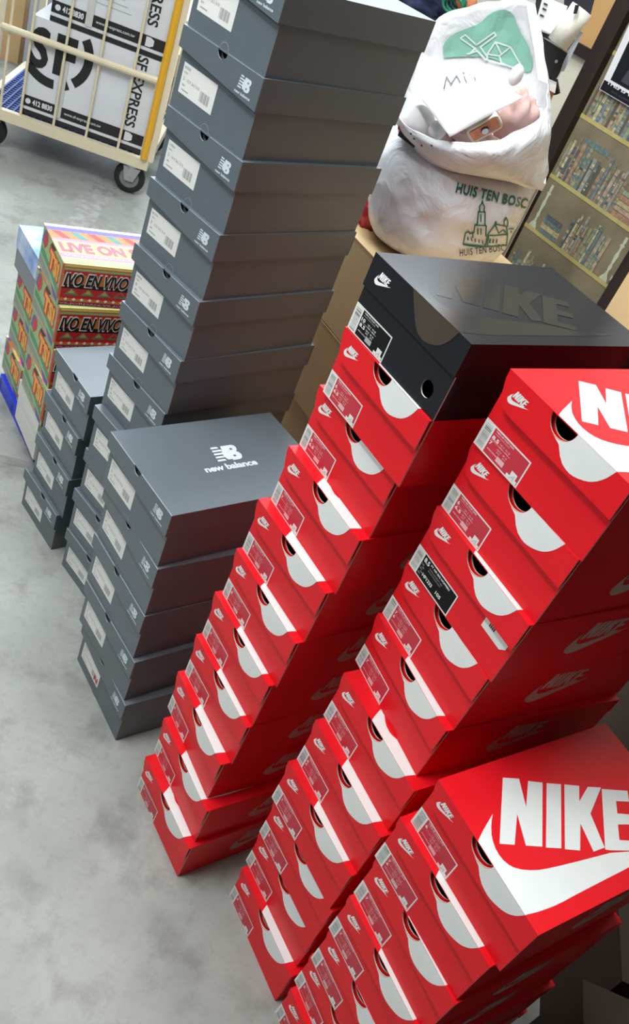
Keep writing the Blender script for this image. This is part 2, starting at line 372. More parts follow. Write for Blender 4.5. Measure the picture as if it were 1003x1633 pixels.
def size_sticker(s1, s2, field, ink, ys, style='plain'):
    b = MB(); y = ys; e = .00012
    P = lambda x0, z0, x1, z1, mm, k=1: b.poly([(x0, y-e*k, z0), (x1, y-e*k, z0), (x1, y-e*k, z1), (x0, y-e*k, z1)], mm)
    P(.0, .001, .0862, .0405, STK, 1)
    if style == 'wide': P(.0, .001, .0985, .0405, STK, 1.5)
    xr = .0965 if style == 'wide' else .0842
    P(.0185, .003, xr, .0385, field, 2)
    r = random.Random(hash_(s1+s2)); z = .004
    while z < .036:
        h = r.choice((.0004, .0006, .001)); P(.0035, z, .0155, z+h, SGRY if r.random() < .6 else INK, 2); z += h+r.choice((.0006, .0009))
    T = lambda s, x, zz, ww, hh, mm=ink, bo=.03: put_text(b, s, x, zz, ww, hh, lambda a, c: (a, y-e*3, c), mm, bo)
    if style == 'wide':
        T(s1, .021, .028, .012, .0075, STK); T('FT AIR BIG HOPPERS', .036, .0325, .046, .0032, STK)
        T('WHITE UNIVERSITY RED', .036, .027, .032, .0018, SGRY, .01); T('BLANC ROUGE NOIR', .036, .023, .030, .0018, SGRY, .01)
        T('HF1233', .030, .009, .024, .0055, STK); T('105', .064, .009, .012, .0055, STK)
        for i in range(5): T(['US', 'UK', 'EU', 'CM', 'BR'][i], .0205+.003*(i % 2), .022-.0038*i, .005, .0025, SGRY, .01)
    else:
        T('WMNS AIR COURT SHOE', .022, .0350, .034, .0022, ink, .015); T('WHITE WHITE WHITE', .022, .0318, .028, .0016, SGRY if field is SBLK else SPNK, .01)
        T(s1, .0205, .0245, .0042*len(s1), .0050); P(.0205, .0232, .058, .0235, ink, 3)
        if s2: T(s2, .0205, .0165, .0042*len(s2), .0050)
        for i, (xx, zz) in enumerate(((.036, .026), (.047, .026), (.036, .018), (.047, .018))):
            T(['UK 4', 'EU 38', 'CM 24', 'BR 36'][i], xx, zz, .008, .0022, ink if field is SBLK else SPNK, .01)
            T('24.5', xx+.001, zz-.0032, .006, .0020, ink if field is SBLK else SPNK, .01)
        T('MADE IN VIETNAM', .022, .010, .018, .0016, ink, .01); P(.041, .006, .055, .013, SGRY if field is SBLK else SPNK, 2.5)
        P(.064, .0032, .0835, .0072, STK, 3); P(.0695, .0072, .0800, .0145, STK, 3); 
        for i in range(5): P(.0705+.0018*i, .0040+.0014*(i % 3), .0715+.0018*i, .0060+.0016*(i % 4), SGRY, 3.6)
    return b.mesh('size_sticker')
def hash_(s):
    h = 7
    for ch in s: h = (h*31+ord(ch)) % 99991
    return h
me_body = nike_body(NW, NL, NH, RED, 'body'); me_lid = nike_lid(NW, NL, NH, RED, 'lid')
me_print = nike_print(NH, 'swoosh_print', WHT); me_small = small_logo(.0165, .0785, .034, WHT, 'small_logo')
me_side = side_logo(NW, .112, .030, .110, mat('silver_print', (.50, .38, .34, 1), .4), 'side_logo')
_stk = {}
def sticker(s1, s2, style='red'):
    k = (s1, s2, style)
    if k not in _stk:
        _stk[k] = size_sticker(s1, s2, {'red': SRED, 'black': SBLK, 'wide': SBLK}[style], {'red': mat('sticker_white_ink', (.85, .70, .70, 1), .5), 'black': STK, 'wide': STK}[style], .0075, 'wide' if style == 'wide' else 'plain')
    return _stk[k]
def place(root, x, y, z, th, h, H, W, fr=.005):
    u = Vector((math.cos(th), math.sin(th), 0)); p = Vector((x, y, z)) - u*W/2 - Vector((-u.y, u.x, 0))*fr
    root.location = p; root.rotation_euler = (0, 0, th); root.scale = (1, 1, h/H)
def red_box(d, lab, grp, s1, s2, style='red', W=.207):
    x, y, z, th, h = d
    r = empty('shoe_box', (0, 0, 0)); place(r, x, y, z, th, h, NH, W); r.scale[0] = W/NW
    tag(r, lab, 'shoe box', grp)
    bd = link('body', me_body, r); st = link('size_sticker', sticker(s1, s2, style), bd)
    if style == 'wide': st['label'] = 'black size sticker with white lettering'
    link('side_logo', me_side, bd)
    ld = link('lid', me_lid, r); link('swoosh_print', me_print, ld); link('small_logo', me_small, ld)
    return r

A = [(-0.0073, 1.0052, 0, -0.772, 0.1127), (-0.005, 1.0192, 0.1127, -0.8028, 0.1129), (-0.0159, 1.0401, 0.2256, -0.8297, 0.113), (-0.0065, 1.0426, 0.3386, -0.7882, 0.1123), (-0.0038, 1.0447, 0.4509, -0.7931, 0.1128), (0.0033, 1.0431, 0.5637, -0.7914, 0.1117), (0.0082, 1.0457, 0.6754, -0.762, 0.1126), (0.0189, 1.0489, 0.7881, -0.7878, 0.1116), (0.0263, 1.0582, 0.8997, -0.7881, 0.1117), (0.0282, 1.0362, 1.0114, -0.8019, 0.1088), (0.0296, 1.0352, 1.1201, -0.7847, 0.1121)]
B = [(0.2452, 0.8667, 0, -0.814, 0.1114), (0.2429, 0.8802, 0.1114, -0.7975, 0.1114), (0.2362, 0.8725, 0.2228, -0.8049, 0.1122), (0.2247, 0.8696, 0.335, -0.795, 0.1122), (0.2289, 0.874, 0.4471, -0.8234, 0.1118), (0.2324, 0.8847, 0.5589, -0.8313, 0.1099), (0.2323, 0.9102, 0.6688, -0.9023, 0.1106), (0.235, 0.9117, 0.7794, -0.8691, 0.1113), (0.2327, 0.9016, 0.8907, -0.8464, 0.1104), (0.233, 0.901, 1.0011, -0.8311, 0.1107), (0.2293, 0.8919, 1.1118, -0.8022, 0.1104)]
Cc = [(0.3898, 0.6958, 0, -0.8465, 0.1089), (0.3862, 0.7064, 0.1089, -0.8552, 0.1096), (0.3822, 0.6963, 0.2184, -0.8357, 0.1095), (0.3747, 0.6939, 0.328, -0.8214, 0.1096), (0.373, 0.6961, 0.4376, -0.8355, 0.1093), (0.3663, 0.6944, 0.5469, -0.8009, 0.1079), (0.3752, 0.6894, 0.6548, -0.8109, 0.1053)]
ORD = ['bottom', 'second', 'third', 'fourth', 'fifth', 'sixth', 'seventh', 'eighth', 'ninth', 'tenth', 'eleventh']
def olab(k): return 'bottom box' if k == 0 else '%s box up' % ORD[k]
szA = [('8', ''), ('8', ''), ('8', ''), ('7', ''), ('8', ''), ('8', ''), ('7', ''), ('7', ''), ('6', '6.5'), ('6', '6.5')]
for k in range(10):
    lab = 'red shoe box, %s in the pile capped by the black box' % olab(k)
    if k == 9: lab = 'red shoe box with white swoosh directly under the black box'
    red_box(A[k], lab, 'red shoe boxes in the pile under the black box', *szA[k])
szB = [('8', ''), ('8', ''), ('8', ''), ('7', ''), ('8', '6'), ('7', ''), ('7', ''), ('7', '6'), ('8.5', '7'), ('6', '6.5'), ('8.5', '7')]
B_grp = 'red shoe boxes in the tall pile at the right edge'
for k in range(11):
    lab = 'red shoe box, %s in the tall all-red pile at the right' % olab(k)
    if k == 8: lab = 'red shoe box with a black size sticker in the tall all-red pile at the right'
    if k == 10: lab = 'topmost red shoe box of the tall all-red pile, bright lid with white capitals'
    red_box(B[k], lab, B_grp, *szB[k], style='wide' if k == 8 else 'red')
# loose spare sticker on the black-stickered box
u = Vector((math.cos(B[8][3]), math.sin(B[8][3]), 0))
tg = MB(); tg.poly([(.150, .0071, .044), (.150, .0071, .066), (.198, .0071, .066), (.198, .0071, .052), (.190, .0071, .044)], STK)
for i in range(4): tg.poly([(.160+i*.003, .0068, .054), (.162+i*.003, .0068, .054), (.162+i*.003, .0068, .062), (.160+i*.003, .0068, .062)], INK)
tg_me = tg.mesh('paper_sticker')
for o in list(C.objects):
    if o.get('label', '').startswith('red shoe box with a black size sticker'):
        link('paper_sticker', tg_me, [c for c in o.children if c.name.startswith('body')][0], 'small white sticker at the right end')
for k in range(7):
    lab = 'red shoe box, %s in the low front pile' % olab(k)
    if k == 6: lab = 'red shoe box topping the low front pile, lid showing big white capitals and swoosh'
    red_box(Cc[k], lab, 'red shoe boxes in the low front pile', *[('8', ''), ('8', ''), ('8', ''), ('7', ''), ('7', ''), ('7', '6'), ('6', '')][k])

# the black box
BW = .207; x, y, z, th, h = A[10]; BLn = .342
r = empty('shoe_box', (0, 0, 0)); place(r, x, y, z, th, h, NH, BW)
tag(r, 'black shoe box with glossy black lettering, on top of a tall red pile', 'shoe box')
b = MB(); t = .002; y0 = .003
hole = arc(.176, .026, .0112, 90, 450, 20)
# front wall with a round hole: two halves
lft = [(0, 0), (.176, 0)] + [p for p in arc(.176, .026, .0112, 270, 90, 12)] + [(.176, NH-.002), (0, NH-.002)]
rt = [(.176, 0), (BW, 0), (BW, NH-.002), (.176, NH-.002)] + arc(.176, .026, .0112, 90, -90, 12)
b.prism([(a, y0, c) for a, c in lft], (0, t, 0), BLK, STK); b.prism([(a, y0, c) for a, c in rt], (0, t, 0), BLK, STK)
b.box(0, y0+t, 0, t, BLn, NH-.002, BLK); b.box(BW-t, y0+t, 0, BW, BLn, NH-.002, BLK); b.box(t, BLn-t, 0, BW-t, BLn, NH-.002, BLK); b.box(t, y0+t, 0, BW-t, BLn-t, t, BLK)
bd = link('body', b.mesh('body'), r)
link('size_sticker', size_sticker('10', '8.5', SBLK, STK, y0, 'plain'), bd)
b = MB(); b.box(-.0012, 0, NH-.046, BW+.0012, .0016, NH, BLK); b.box(-.0012, .0016, NH-.002, BW+.0012, BLn+.001, NH, BLK)
b.box(-.0012, .0016, NH-.046, 0, BLn, NH-.002, BLK); b.box(BW, .0016, NH-.046, BW+.0012, BLn, NH-.002, BLK); b.box(-.0012, BLn, NH-.046, BW+.0012, BLn+.0012, NH-.002, BLK)
ld = link('lid', b.mesh('lid'), r)
link('swoosh_print', nike_print(NH, 'gloss_swoosh_print', GLB, hole=False), ld, 'glossy black swoosh and lettering')
b = MB(); fr = [(a, NH+bb) for a, bb in smooth_poly([(.1840, 0)]+SFRONT[:9])]+[(.0866, NH)]
b.poly([(a, -.0005, c) for a, c in fr], BRZ); link('swoosh_front', b.mesh('swoosh_front'), ld, 'bronze rounded end of the swoosh')
link('small_logo', small_logo(.0165, .0785, .034, mat('bright_white_print', (.86, .86, .86, 1), .4), 'small_logo'), ld)

# ------------------------------------------------------------------ slate grey boxes
GH = .1295
def nb_logo(mb, fn, m, gap):
    sh = .10
    S = lambda x, y: fn(x+y*sh, y)
    for i, (x0, x1) in enumerate(((0, .24), (0, .335), (0, .52), (0, .27), (0, .28))):
        y1 = 1-i*.21; y0 = y1-.115
        x1b = x1+.05
        mb.poly([S(x0, y0), S(x1b, y0), S(x1, y1), S(x0, y1)], m)
    # diagonal of the N joined to the B
    mb.poly([S(.30, .33), S(.40, .08), S(.56, .08), S(.56, .60), S(.40, .70), S(.335, .70)], m)
    mb.poly([S(.375, .62), S(.56, .62), S(.56, 1.0), S(.375, 1.0)], m)
    bb = [(.56, 0), (.80, 0)]+[(.80+.17*math.cos(R(a)), .27+.27*math.sin(R(a))) for a in range(-70, 71, 20)]+[(.86, .54)]+[(.78+.15*math.cos(R(a)), .76+.24*math.sin(R(a))) for a in range(-50, 91, 20)]+[(.56, 1)]
    mb.poly([fn(p[0]+p[1]*sh*.3, p[1], ) if False else S(*p) for p in bb], m)
    for cx, cy in ((.70, .27), (.70, .73)):
        mb.poly([fn(*p, 1) for p in ((cx-.045+cy*sh, cy-.06), (cx+.055+cy*sh, cy-.06), (cx+.055+cy*sh, cy+.05), (cx-.045+cy*sh, cy+.05))], gap)
    for yy in (.80, .84): pass
def grey_meshes(W, L):
    H = GH; t = .002
    b = MB(); y0 = .008
    half = arc(.103, 0, .0105, 180, 0, 12)
    b.prism([(x, y0, z) for x, z in [(0, 0), (W, 0), (W, H-.002), (.117, H-.002)]+arc(.107, H-.002, .0105, 0, -180)[1:-1]+[(.097, H-.002), (0, H-.002)]], (0, t, 0), GRY, INNER)
    b.box(0, y0+t, 0, t, L-.003, H-.002, GRY); b.box(W-t, y0+t, 0, W, L-.003, H-.002, GRY); b.box(t, L-.003-t, 0, W-t, L-.003, H-.002, GRY); b.box(t, y0+t, 0, W-t, L-.003-t, t, GRY)
    for r0, mm, e in ((.0112, mat('cut_line_light', (.34, .38, .40, 1), .6), .0002), (.0104, mat('slate_inner', (.06, .07, .078, 1), .5), .0004)):
        b.poly([(x, y0-e, max(z, .0002)) for x, z in arc(.103, 0, r0, 180, 0, 14)], mm)
        if r0 > .011: continue
        b.poly([(x, y0-.0006, z) for x, z in arc(.1035, 0, .0100, 180, 0, 14)], GRY)
    body = b.mesh('body')
    b = MB(); a, c = -.003, W+.003
    notch = arc(.107, H, .0128, 360, 180)
    b.prism([(x, 0, z) for x, z in [(a, H-.034), (c, H-.051), (c, H)]+notch+[(a, H)]], (0, .0016, 0), GRY, mat('lid_edge_light', (.30, .34, .37, 1), .6))
    b.box(a, .0016, H-.0018, c, L, H, GRY)
    b.prism([(a+.0016, .0016, H-.034), (a+.0016, L, H-.051), (a+.0016, L, H-.0018), (a+.0016, .0016, H-.0018)], (-.0016, 0, 0), GRY)
    b.box(W+.0004, .0016, H-.051, c, L, H-.0018, GRY); b.box(a, L-.0016, H-.051, c, L, H-.0018, GRY)
    lid = b.mesh('lid')
    b = MB()
    fn = lambda p, q_, k=0: (.1215-q_*.0430, .1660+p*.0610, H+.0003+k*.0003)
    nb_logo(b, fn, NBW, GRY)
    put_text(b, 'new balance', .1255, .0, .120, .0165, lambda a_, c_: (.1440-c_, .1260+(a_-.1255), H+.0003), NBW, .03, 0, .95)
    k = L/.375
    for i, v in enumerate(b.v): b.v[i] = (v[0]*W/.23, v[1]*k, v[2])
    logo = b.mesh('lid_logo')
    b = MB(); s = .030
    fn = lambda p, q_, k=0: (W-.050+p*s, -.0003-k*.0003, H-.034+q_*s*.68)
    nb_logo(b, fn, NBW, GRY)
    put_text(b, 'new balance', 0, 0, .040, .0048, lambda a_, c_: (W-.054+a_, -.0003, H-.042+c_), NBW, .03)
    small = b.mesh('small_logo')
    return body, lid, logo, small
def grey_sticker(k):
    b = MB(); y = .008; e = .0002
    P = lambda x0, z0, x1, z1, mm, q_=1: b.poly([(x0, y-e*q_, z0), (x1, y-e*q_, z0), (x1, y-e*q_, z1), (x0, y-e*q_, z1)], mm)
    P(.013, .028, .108, .077, STK)
    T = lambda s, x, z, w_, h_, mm=SGRY: put_text(b, s, x, z, w_, h_, lambda a_, c_: (a_, y-e*2, c_), mm, .01)
    T(['M2002R', 'ML574', 'U9060'][k % 3], .017, .068, .017, .0045); T('GREY', .017, .061, .012, .003)
    for xx in range(3):
        T(['US 8', '26.5', 'EU 42'][xx], .030+xx*.013, .050, .010, .005); T('D', .019, .050, .004, .006); T('WIDTH', .019, .041, .008, .003)
    P(.020, .034, .040, .036, SGRY, 2)
    for i in range(9): P(.070+i*.0028, .036, .0712+i*.0028+.0008*(i % 3), .052, SGRY, 2)
    return b.mesh('size_sticker')
GS = [grey_sticker(i) for i in range(3)]
REDP = mat('red_sale_print', srgb(190, 40, 50), .5)
rs = MB(); rs.poly([(.150, 0.0077, .012), (.163, 0.0077, .012), (.163, 0.0077, .042), (.150, 0.0077, .042)], REDP); rs.poly([(.153, 0.0074, .018), (.160, 0.0074, .018), (.160, 0.0074, .023), (.153, 0.0074, .023)], STK); rs.poly([(.153, 0.0074, .030), (.160, 0.0074, .030), (.160, 0.0074, .036), (.153, 0.0074, .036)], STK)
rs_me = rs.mesh('red_tag')
rn = MB(); put_text(rn, 'N', .085, .034, .018, .016, lambda a_, c_: (a_, .0073, c_), REDP, .05); rn_me = rn.mesh('red_letter')
def grey_stack(data, W, L, where, grp, red=None, rn_at=None):
    ms = grey_meshes(W, L); n = len(data)
    for k, (x, y, z, th, h) in enumerate(data):
        r = empty('shoe_box', (0, 0, 0)); place(r, x, y, z, th, h, GH, W)
        if k == n-1: lab = 'slate grey shoe box, topmost of %s' % where
        elif k == 0: lab = 'slate grey shoe box at the bottom of %s' % where
        else: lab = 'slate grey shoe box, %s in %s' % (olab(k), where)
        tag(r, lab, 'shoe box', grp)
        bd = link('body', ms[0], r); link('size_sticker', GS[k % 3], bd)
        ld = link('lid', ms[1], r); link('lid_logo', ms[2], ld); link('small_logo', ms[3], ld)
        if red == k: link('red_tag', rs_me, bd, 'small red tag with white marks')
        if rn_at == k: link('red_letter', rn_me, bd, 'red letter on the size sticker')
D = [(-0.2511, 1.2366, 0, -0.7527, 0.13), (-0.2655, 1.2361, 0.13, -0.7095, 0.1298), (-0.2752, 1.2384, 0.2598, -0.7197, 0.1298), (-0.2787, 1.2357, 0.3896, -0.7293, 0.1296), (-0.288, 1.2311, 0.5192, -0.685, 0.1295)]
Es = [(-0.4154, 1.5074, 0, -0.6107, 0.1278), (-0.4189, 1.5076, 0.1278, -0.6029, 0.1288), (-0.4132, 1.5034, 0.2566, -0.6017, 0.1281), (-0.4103, 1.4916, 0.3848, -0.59, 0.1278), (-0.4108, 1.5026, 0.5126, -0.6162, 0.1286), (-0.4085, 1.4965, 0.6412, -0.6132, 0.1286), (-0.4074, 1.494, 0.7698, -0.5903, 0.1295), (-0.408, 1.4977, 0.8993, -0.5858, 0.13), (-0.4069, 1.4988, 1.0293, -0.5808, 0.1301), (-0.4126, 1.5009, 1.1594, -0.5788, 0.1307), (-0.4151, 1.5012, 1.2902, -0.5895, 0.1304)]
Fs = [(-0.6193, 1.6553, 0, -0.6676, 0.1241), (-0.6051, 1.6487, 0.1241, -0.6887, 0.1274), (-0.6038, 1.6495, 0.2514, -0.6995, 0.1273), (-0.5950, 1.6411, 0.3788, -0.6953, 0.1273)]
grey_stack(D, .230, .375, 'the five-box grey pile before the tower', 'slate grey shoe boxes in the five-box pile', rn_at=0)
grey_stack(Es, .210, .354, 'the tall eleven-box grey tower', 'slate grey shoe boxes in the tall tower', red=4)
grey_stack(Fs, .184, .295, 'the low grey pile beside the patterned boxes', 'slate grey shoe boxes in the low left pile')

# ------------------------------------------------------------------ patterned boxes
JC = {n: mat('pattern_'+n, srgb(*c), .45) for n, c in dict(red=(196, 36, 40), orange=(206, 116, 50), yellow=(226, 200, 116), green=(74, 140, 98), teal=(46, 130, 124), purple=(96, 22, 66), pink=(236, 120, 150), black=(20, 20, 24), white=(240, 228, 220), grey=(136, 142, 132), lgreen=(150, 178, 120), gold=(196, 160, 84), violet=(92, 84, 150), mauve=(190, 130, 140), amber=(238, 160, 40)).items()}
JW, JL, JH = .195, .33, .118
def jbox_meshes(W):
    b = MB(); b.box(0, .002, 0, W, JL, JH-.002, JC['gold'], {2: JC['grey'], 0: CARD}); body = b.mesh('body')
    e = .0002; b = MB()
    P = lambda pts, mm, k=1: b.poly([(x*W, .002-e*k, z*JH) for x, z in pts], mm)
    P([(0, 0), (1, 0), (1, .98), (0, .98)], JC['lgreen'])
    P([(0, .02), (.35, .02), (.95, .10), (.95, .0), (0, 0)], JC['mauve'], 2)
    P([(0, .08), (0, .30), (.50, .22), (.62, .10)], JC['grey'], 2)
    P([(.05, .36), (.6, .28), (1, .12), (1, .30), (.2, .50), (.03, .52)], JC['green'], 2)
    P([(.02, .62), (.06, .88), (.14, .97), (.24, .90), (.26, .70), (.16, .55)], JC['violet'], 2)
    P([(.09, .66), (.12, .86), (.2, .93), (.27, .82), (.24, .66), (.16, .54)], JC['red'], 3)
    P([(.62, .16), (.95, .12), (.95, .0), (.8, 0)], JC['violet'], 3)
    P([(.36, .74), (.42, .93), (.62, .93), (.52, .80), (.48, .64)], JC['black'], 4)
    put_text(b, 'TS!', .42*W, .38*JH, .44*W, .42*JH, lambda a_, c_: (a_, .002-e*5, c_), JC['amber'], .05)
    put_text(b, 'TS!', .37*W, .33*JH, .52*W, .52*JH, lambda a_, c_: (a_, .002-e*4.5, c_), JC['red'], .13)
    P([(.94, .14), (1, .14), (1, .95), (.94, .95)], JC['red'], 4)
    front = b.mesh('front_print')
    b = MB(); S = lambda y0_, z0, y1_, z1, mm, k=1: b.poly([(W+e*k, y0_, z0*JH), (W+e*k, y1_, z0*JH), (W+e*k, y1_, z1*JH), (W+e*k, y0_, z1*JH)], mm)
    S(.004, 0, JL, .98, JC['orange']); S(.004, .93, JL, .98, JC['yellow'], 2); S(.004, .85, JL, .90, JC['lgreen'], 2); S(.004, .76, JL, .84, JC['red'], 2)
    S(.004, .42, JL, .52, JC['black'], 2); S(.004, .18, JL, .42, JC['red'], 2)
    for i in range(8):
        y_ = .012+i*.041; mm = JC['gold'] if i < 3 else JC['red']
        b.poly([(W+e*3, y_, .26*JH), (W+e*3, y_+.036, .26*JH), (W+e*3, y_+.018, .42*JH)], JC['green'])
        b.poly([(W+e*4, y_+.008, .30*JH), (W+e*4, y_+.028, .30*JH), (W+e*4, y_+.018, .40*JH)], mm)
    for i in range(16):
        y_ = .014+i*.020; b.poly([(W+e*3, y_, .155*JH), (W+e*3, y_+.005, .115*JH), (W+e*3, y_+.010, .155*JH), (W+e*3, y_+.005, .195*JH)], JC['white'])
    S(.004, 0, JL, .10, JC['purple'], 2)
    put_text(b, 'IVO EN VIVO EN VIVO EN', .0, .45*JH, JL-.008, .36*JH, lambda a_, c_: (W+e*3, .004+a_, c_), JC['white'], .075, .25)
    put_text(b, 'IVO EN VIVO EN VIVO EN', .003, .48*JH, JL-.014, .30*JH, lambda a_, c_: (W+e*5, .004+a_, c_), JC['black'], .035, .25)
    put_text(b, 'VS-JORDAN-VS-JORDAN-VS-JORDAN', .0, .025*JH, JL-.01, .055*JH, lambda a_, c_: (W+e*4, .004+a_, c_), JC['pink'], .02)
    side = b.mesh('side_print')
    b = MB(); b.box(-.001, 0, JH-.004, W, .002, JH, JC['gold']); b.box(-.001, 0, JH-.002, W+.0, JL+.001, JH, JC['yellow'])
    lid = b.mesh('lid')
    b = MB(); Tt = lambda x0, x1, mm, k=1: b.poly([(x0*W, 0, JH+e*k), (x1*W, 0, JH+e*k), (x1*W, JL, JH+e*k), (x0*W, JL, JH+e*k)], mm)
    Tt(0, .06, JC['white']); Tt(.06, .16, JC['violet']); Tt(.16, .36, JC['orange']); Tt(.36, .42, JC['pink']); Tt(.42, .74, JC['yellow']); Tt(.74, .84, JC['pink']); Tt(.84, .98, JC['lgreen'])
    for i in range(7):
        y_ = .01+i*.045; b.poly([(.17*W, y_, JH+e*2), (.35*W, y_+.02, JH+e*2), (.35*W, y_+.04, JH+e*2), (.17*W, y_+.02, JH+e*2)], JC['teal'] if i % 2 else JC['red'])
    put_text(b, 'LIVE ON STAGE', 0, 0, JL-.02, .25*W, lambda a_, c_: (.71*W-c_, .01+a_, JH+e*3), mat('pattern_dusk', srgb(150, 84, 104), .45), .06)
    put_text(b, 'VS-JORDAN-VS-JORDAN', 0, 0, JL-.02, .05*W, lambda a_, c_: (.82*W-c_, .01+a_, JH+e*3), JC['white'], .02)
    top = b.mesh('top_print')
    return body, front, side, lid, top
GR = [(-0.7946, 1.9078, 0.05, -0.8224, 0.1296), (-0.7841, 1.8929, 0.1796, -0.8204, 0.1191), (-0.787, 1.8962, 0.2987, -0.8011, 0.1184), (-0.7935, 1.8983, 0.417, -0.8102, 0.1179), (-0.8033, 1.9074, 0.5349, -0.8528, 0.1107)]
GL = [(-0.9518, 2.1129, 0.05, -0.8136, 0.1102), (-0.9456, 2.1153, 0.1602, -0.8098, 0.1216), (-0.9391, 2.0994, 0.2818, -0.8068, 0.1191), (-0.9504, 2.0926, 0.4009, -0.8005, 0.1217)]
JM = jbox_meshes(.195); JM2 = jbox_meshes(.180)
def jordan(d, ms, W, lab):
    x, y, z, th, h = d; r = empty('shoe_box', (0, 0, 0)); place(r, x, y, z, th, h, JH, W)
    tag(r, lab, 'shoe box', 'colourful patterned shoe boxes'); bd = link('body', ms[0], r); link('front_print', ms[1], bd); link('side_print', ms[2], bd)
    ld = link('lid', ms[3], r); link('top_print', ms[4], ld)
for k in range(1, 5):
    jordan(GR[k], JM, .195, ['colourful patterned shoe box resting on the white box', 'colourful patterned shoe box, second above the white box', 'colourful patterned shoe box just under the patterned pile\'s top lid', 'colourful patterned shoe box with lettered lid, topmost of its pile'][k-1])
for k in range(3):
    jordan(GL[k], JM2, .180, ['colourful patterned shoe box resting directly on the blue pallet', 'colourful patterned shoe box in the middle of the far-left pile', 'colourful patterned shoe box right under the sky-blue box'][k])
x, y, z, th, h = GR[0]; r = empty('shoe_box', (0, 0, 0)); place(r, x, y, z, th, h, .13, .195)
WHB = mat('plain_white_card', srgb(214, 213, 206), .55)
link('body', MB().box(0, .003, 0, .195, .33, .128, WHB).mesh('body'), r); link('lid', MB().box(-.001, 0, .082, .196, .003, .13, WHB).box(-.001, .003, .128, .196, .331, .13, WHB).mesh('lid'), r)
tag(r, 'plain white shoe box standing on the blue pallet under the patterned boxes', 'shoe box')
SKY = mat('sky_print', srgb(98, 140, 206), .4, col2=srgb(206, 220, 236), nscale=9)
SKYD = mat('grey_print_card', srgb(128, 134, 136), .5)
x, y, z, th, h = GL[3]; r = empty('shoe_box', (0, 0, 0)); place(r, x, y, z, th, h, .1217, .18)
link('body', MB().box(0, .003, 0, .18, .33, .1197, SKYD).mesh('body'), r); link('lid', MB().box(-.001, 0, .060, .181, .003, .1217, SKY).box(-.001, .003, .1197, .181, .331, .1217, SKY).box(-.001, .003, .06, 0, .331, .1197, SKY).box(.18, .003, .06, .181, .331, .1197, SKY).mesh('lid'), r)
tag(r, 'sky-blue shoe box with white clouds, topmost of the far-left pile', 'shoe box')
# pallet
BLU = mat('bright_blue_plastic', srgb(28, 58, 205), .35)
pa, pb = onfloor(0, 622), onfloor(54, 737); pdv = (pb-pa).normalized(); pn = Vector((-pdv.y, pdv.x, 0))
if pn.y < 0: pn = -pn
c0 = pb+pdv*.0; c1 = pa-pdv*.015
pal = MB(); T3 = Vector((0, 0, .008)); Hh = Vector((0, 0, .05))
def obox(mb, o, a, c, z0, z1, mm):
    mb.prism([o+Vector((0, 0, z0)), o+a+Vector((0, 0, z0)), o+a+Vector((0, 0, z1)), o+Vector((0, 0, z1))], c, mm)
LnA = (c0-c1); 
obox(pal, c1, LnA, pn*.52, .040, .050, BLU); obox(pal, c1, LnA, pn*.012, 0, .040, BLU); obox(pal, c1+pn*.50, LnA, pn*.02, 0, .04, BLU)
for f in (0, .34, .66, .96): obox(pal, c1+LnA*f, LnA.normalized()*.02, pn*.52, 0, .04, BLU)
tag(link('pallet', pal.mesh('pallet')), 'bright blue plastic pallet under the patterned shoe boxes', 'pallet')

# ------------------------------------------------------------------ roll cage cart with parcels
CD = Vector((.974, .226, 0)).normalized(); CN = Vector((-CD.y, CD.x, 0)); CO = Vector((-1.288, 3.889, 0))+CN*.03
def cp(d, z, n=0): return CO+CD*d+CN*n+Vector((0, 0, z))
CREAM = mat('cream_painted_steel', srgb(222, 210, 180), .4); YEL = mat('yellow_rail', srgb(226, 170, 40), .35); CHR = mat('zinc_plated', (.55, .56, .58, 1), .3, metal=.9); RUB = mat('black_rubber', (.015, .015, .016, 1), .6)
BMESH = mat('blue_mesh', srgb(70, 92, 160), .5)
cart = empty('roll_cage_cart', CO)
tag(cart, 'cream steel roll cage cart with a yellow corner rail carrying white parcels', 'cart')
def cl(name, mb, parent=cart, lab=None, smooth=False):
    me = mb.mesh(name, smooth); me.transform(Matrix.Translation(-CO)); return link(name, me, parent, lab)
def bar(mb, d0, z0, n0, d1, z1, n1, r, mm, seg=10): mb.tube(cp(d0, z0, n0), cp(d1, z1, n1), r, mm, seg)
def cbox(mb, d0, d1, z0, z1, n0, n1, mm): mb.prism([cp(d0, z0, n0), cp(d1, z0, n0), cp(d1, z1, n0), cp(d0, z1, n0)], CN*(n1-n0), mm)
b = MB(); cbox(b, -.76, .012, .146, .192, -.045, -.012, CREAM); cbox(b, -.76, .012, .146, .192, .70, .73, CREAM); cbox(b, -.02, .012, .146, .192, -.012, .70, CREAM); cbox(b, -.76, -.73, .146, .192, -.012, .70, CREAM)
cl('base_frame', b)
b = MB(); cbox(b, .005, .030, .19, 1.7, -.045, -.010, CREAM); cl('corner_post', b)
b = MB(); cbox(b, -.72, -.69, .19, 1.7, -.045, -.010, CREAM); cl('corner_post', b)
b = MB(); cbox(b, .005, .030, .19, 1.7, .69, .72, CREAM); cl('corner_post', b)
b = MB(); cbox(b, -.72, -.69, .19, 1.7, .69, .72, CREAM); cl('corner_post', b)
b = MB(); bar(b, -.012, .20, -.05, -.012, 1.65, -.05, .017, YEL); cl('yellow_rail', b, lab='yellow padded corner rail')
b = MB(); bar(b, -.70, .522, -.035, -.02, .530, -.035, .014, CREAM); cl('cross_bar', b)
b = MB(); bar(b, -.70, 1.1, -.035, -.02, 1.1, -.035, .014, CREAM); cl('cross_bar', b)
for i in range(5):
    b = MB(); d = -.572+.1455*i if i < 4 else -.66
    bar(b, d, .19, -.022, d, 1.65, -.022, .006, CREAM, 8); cl('vertical_wire', b)
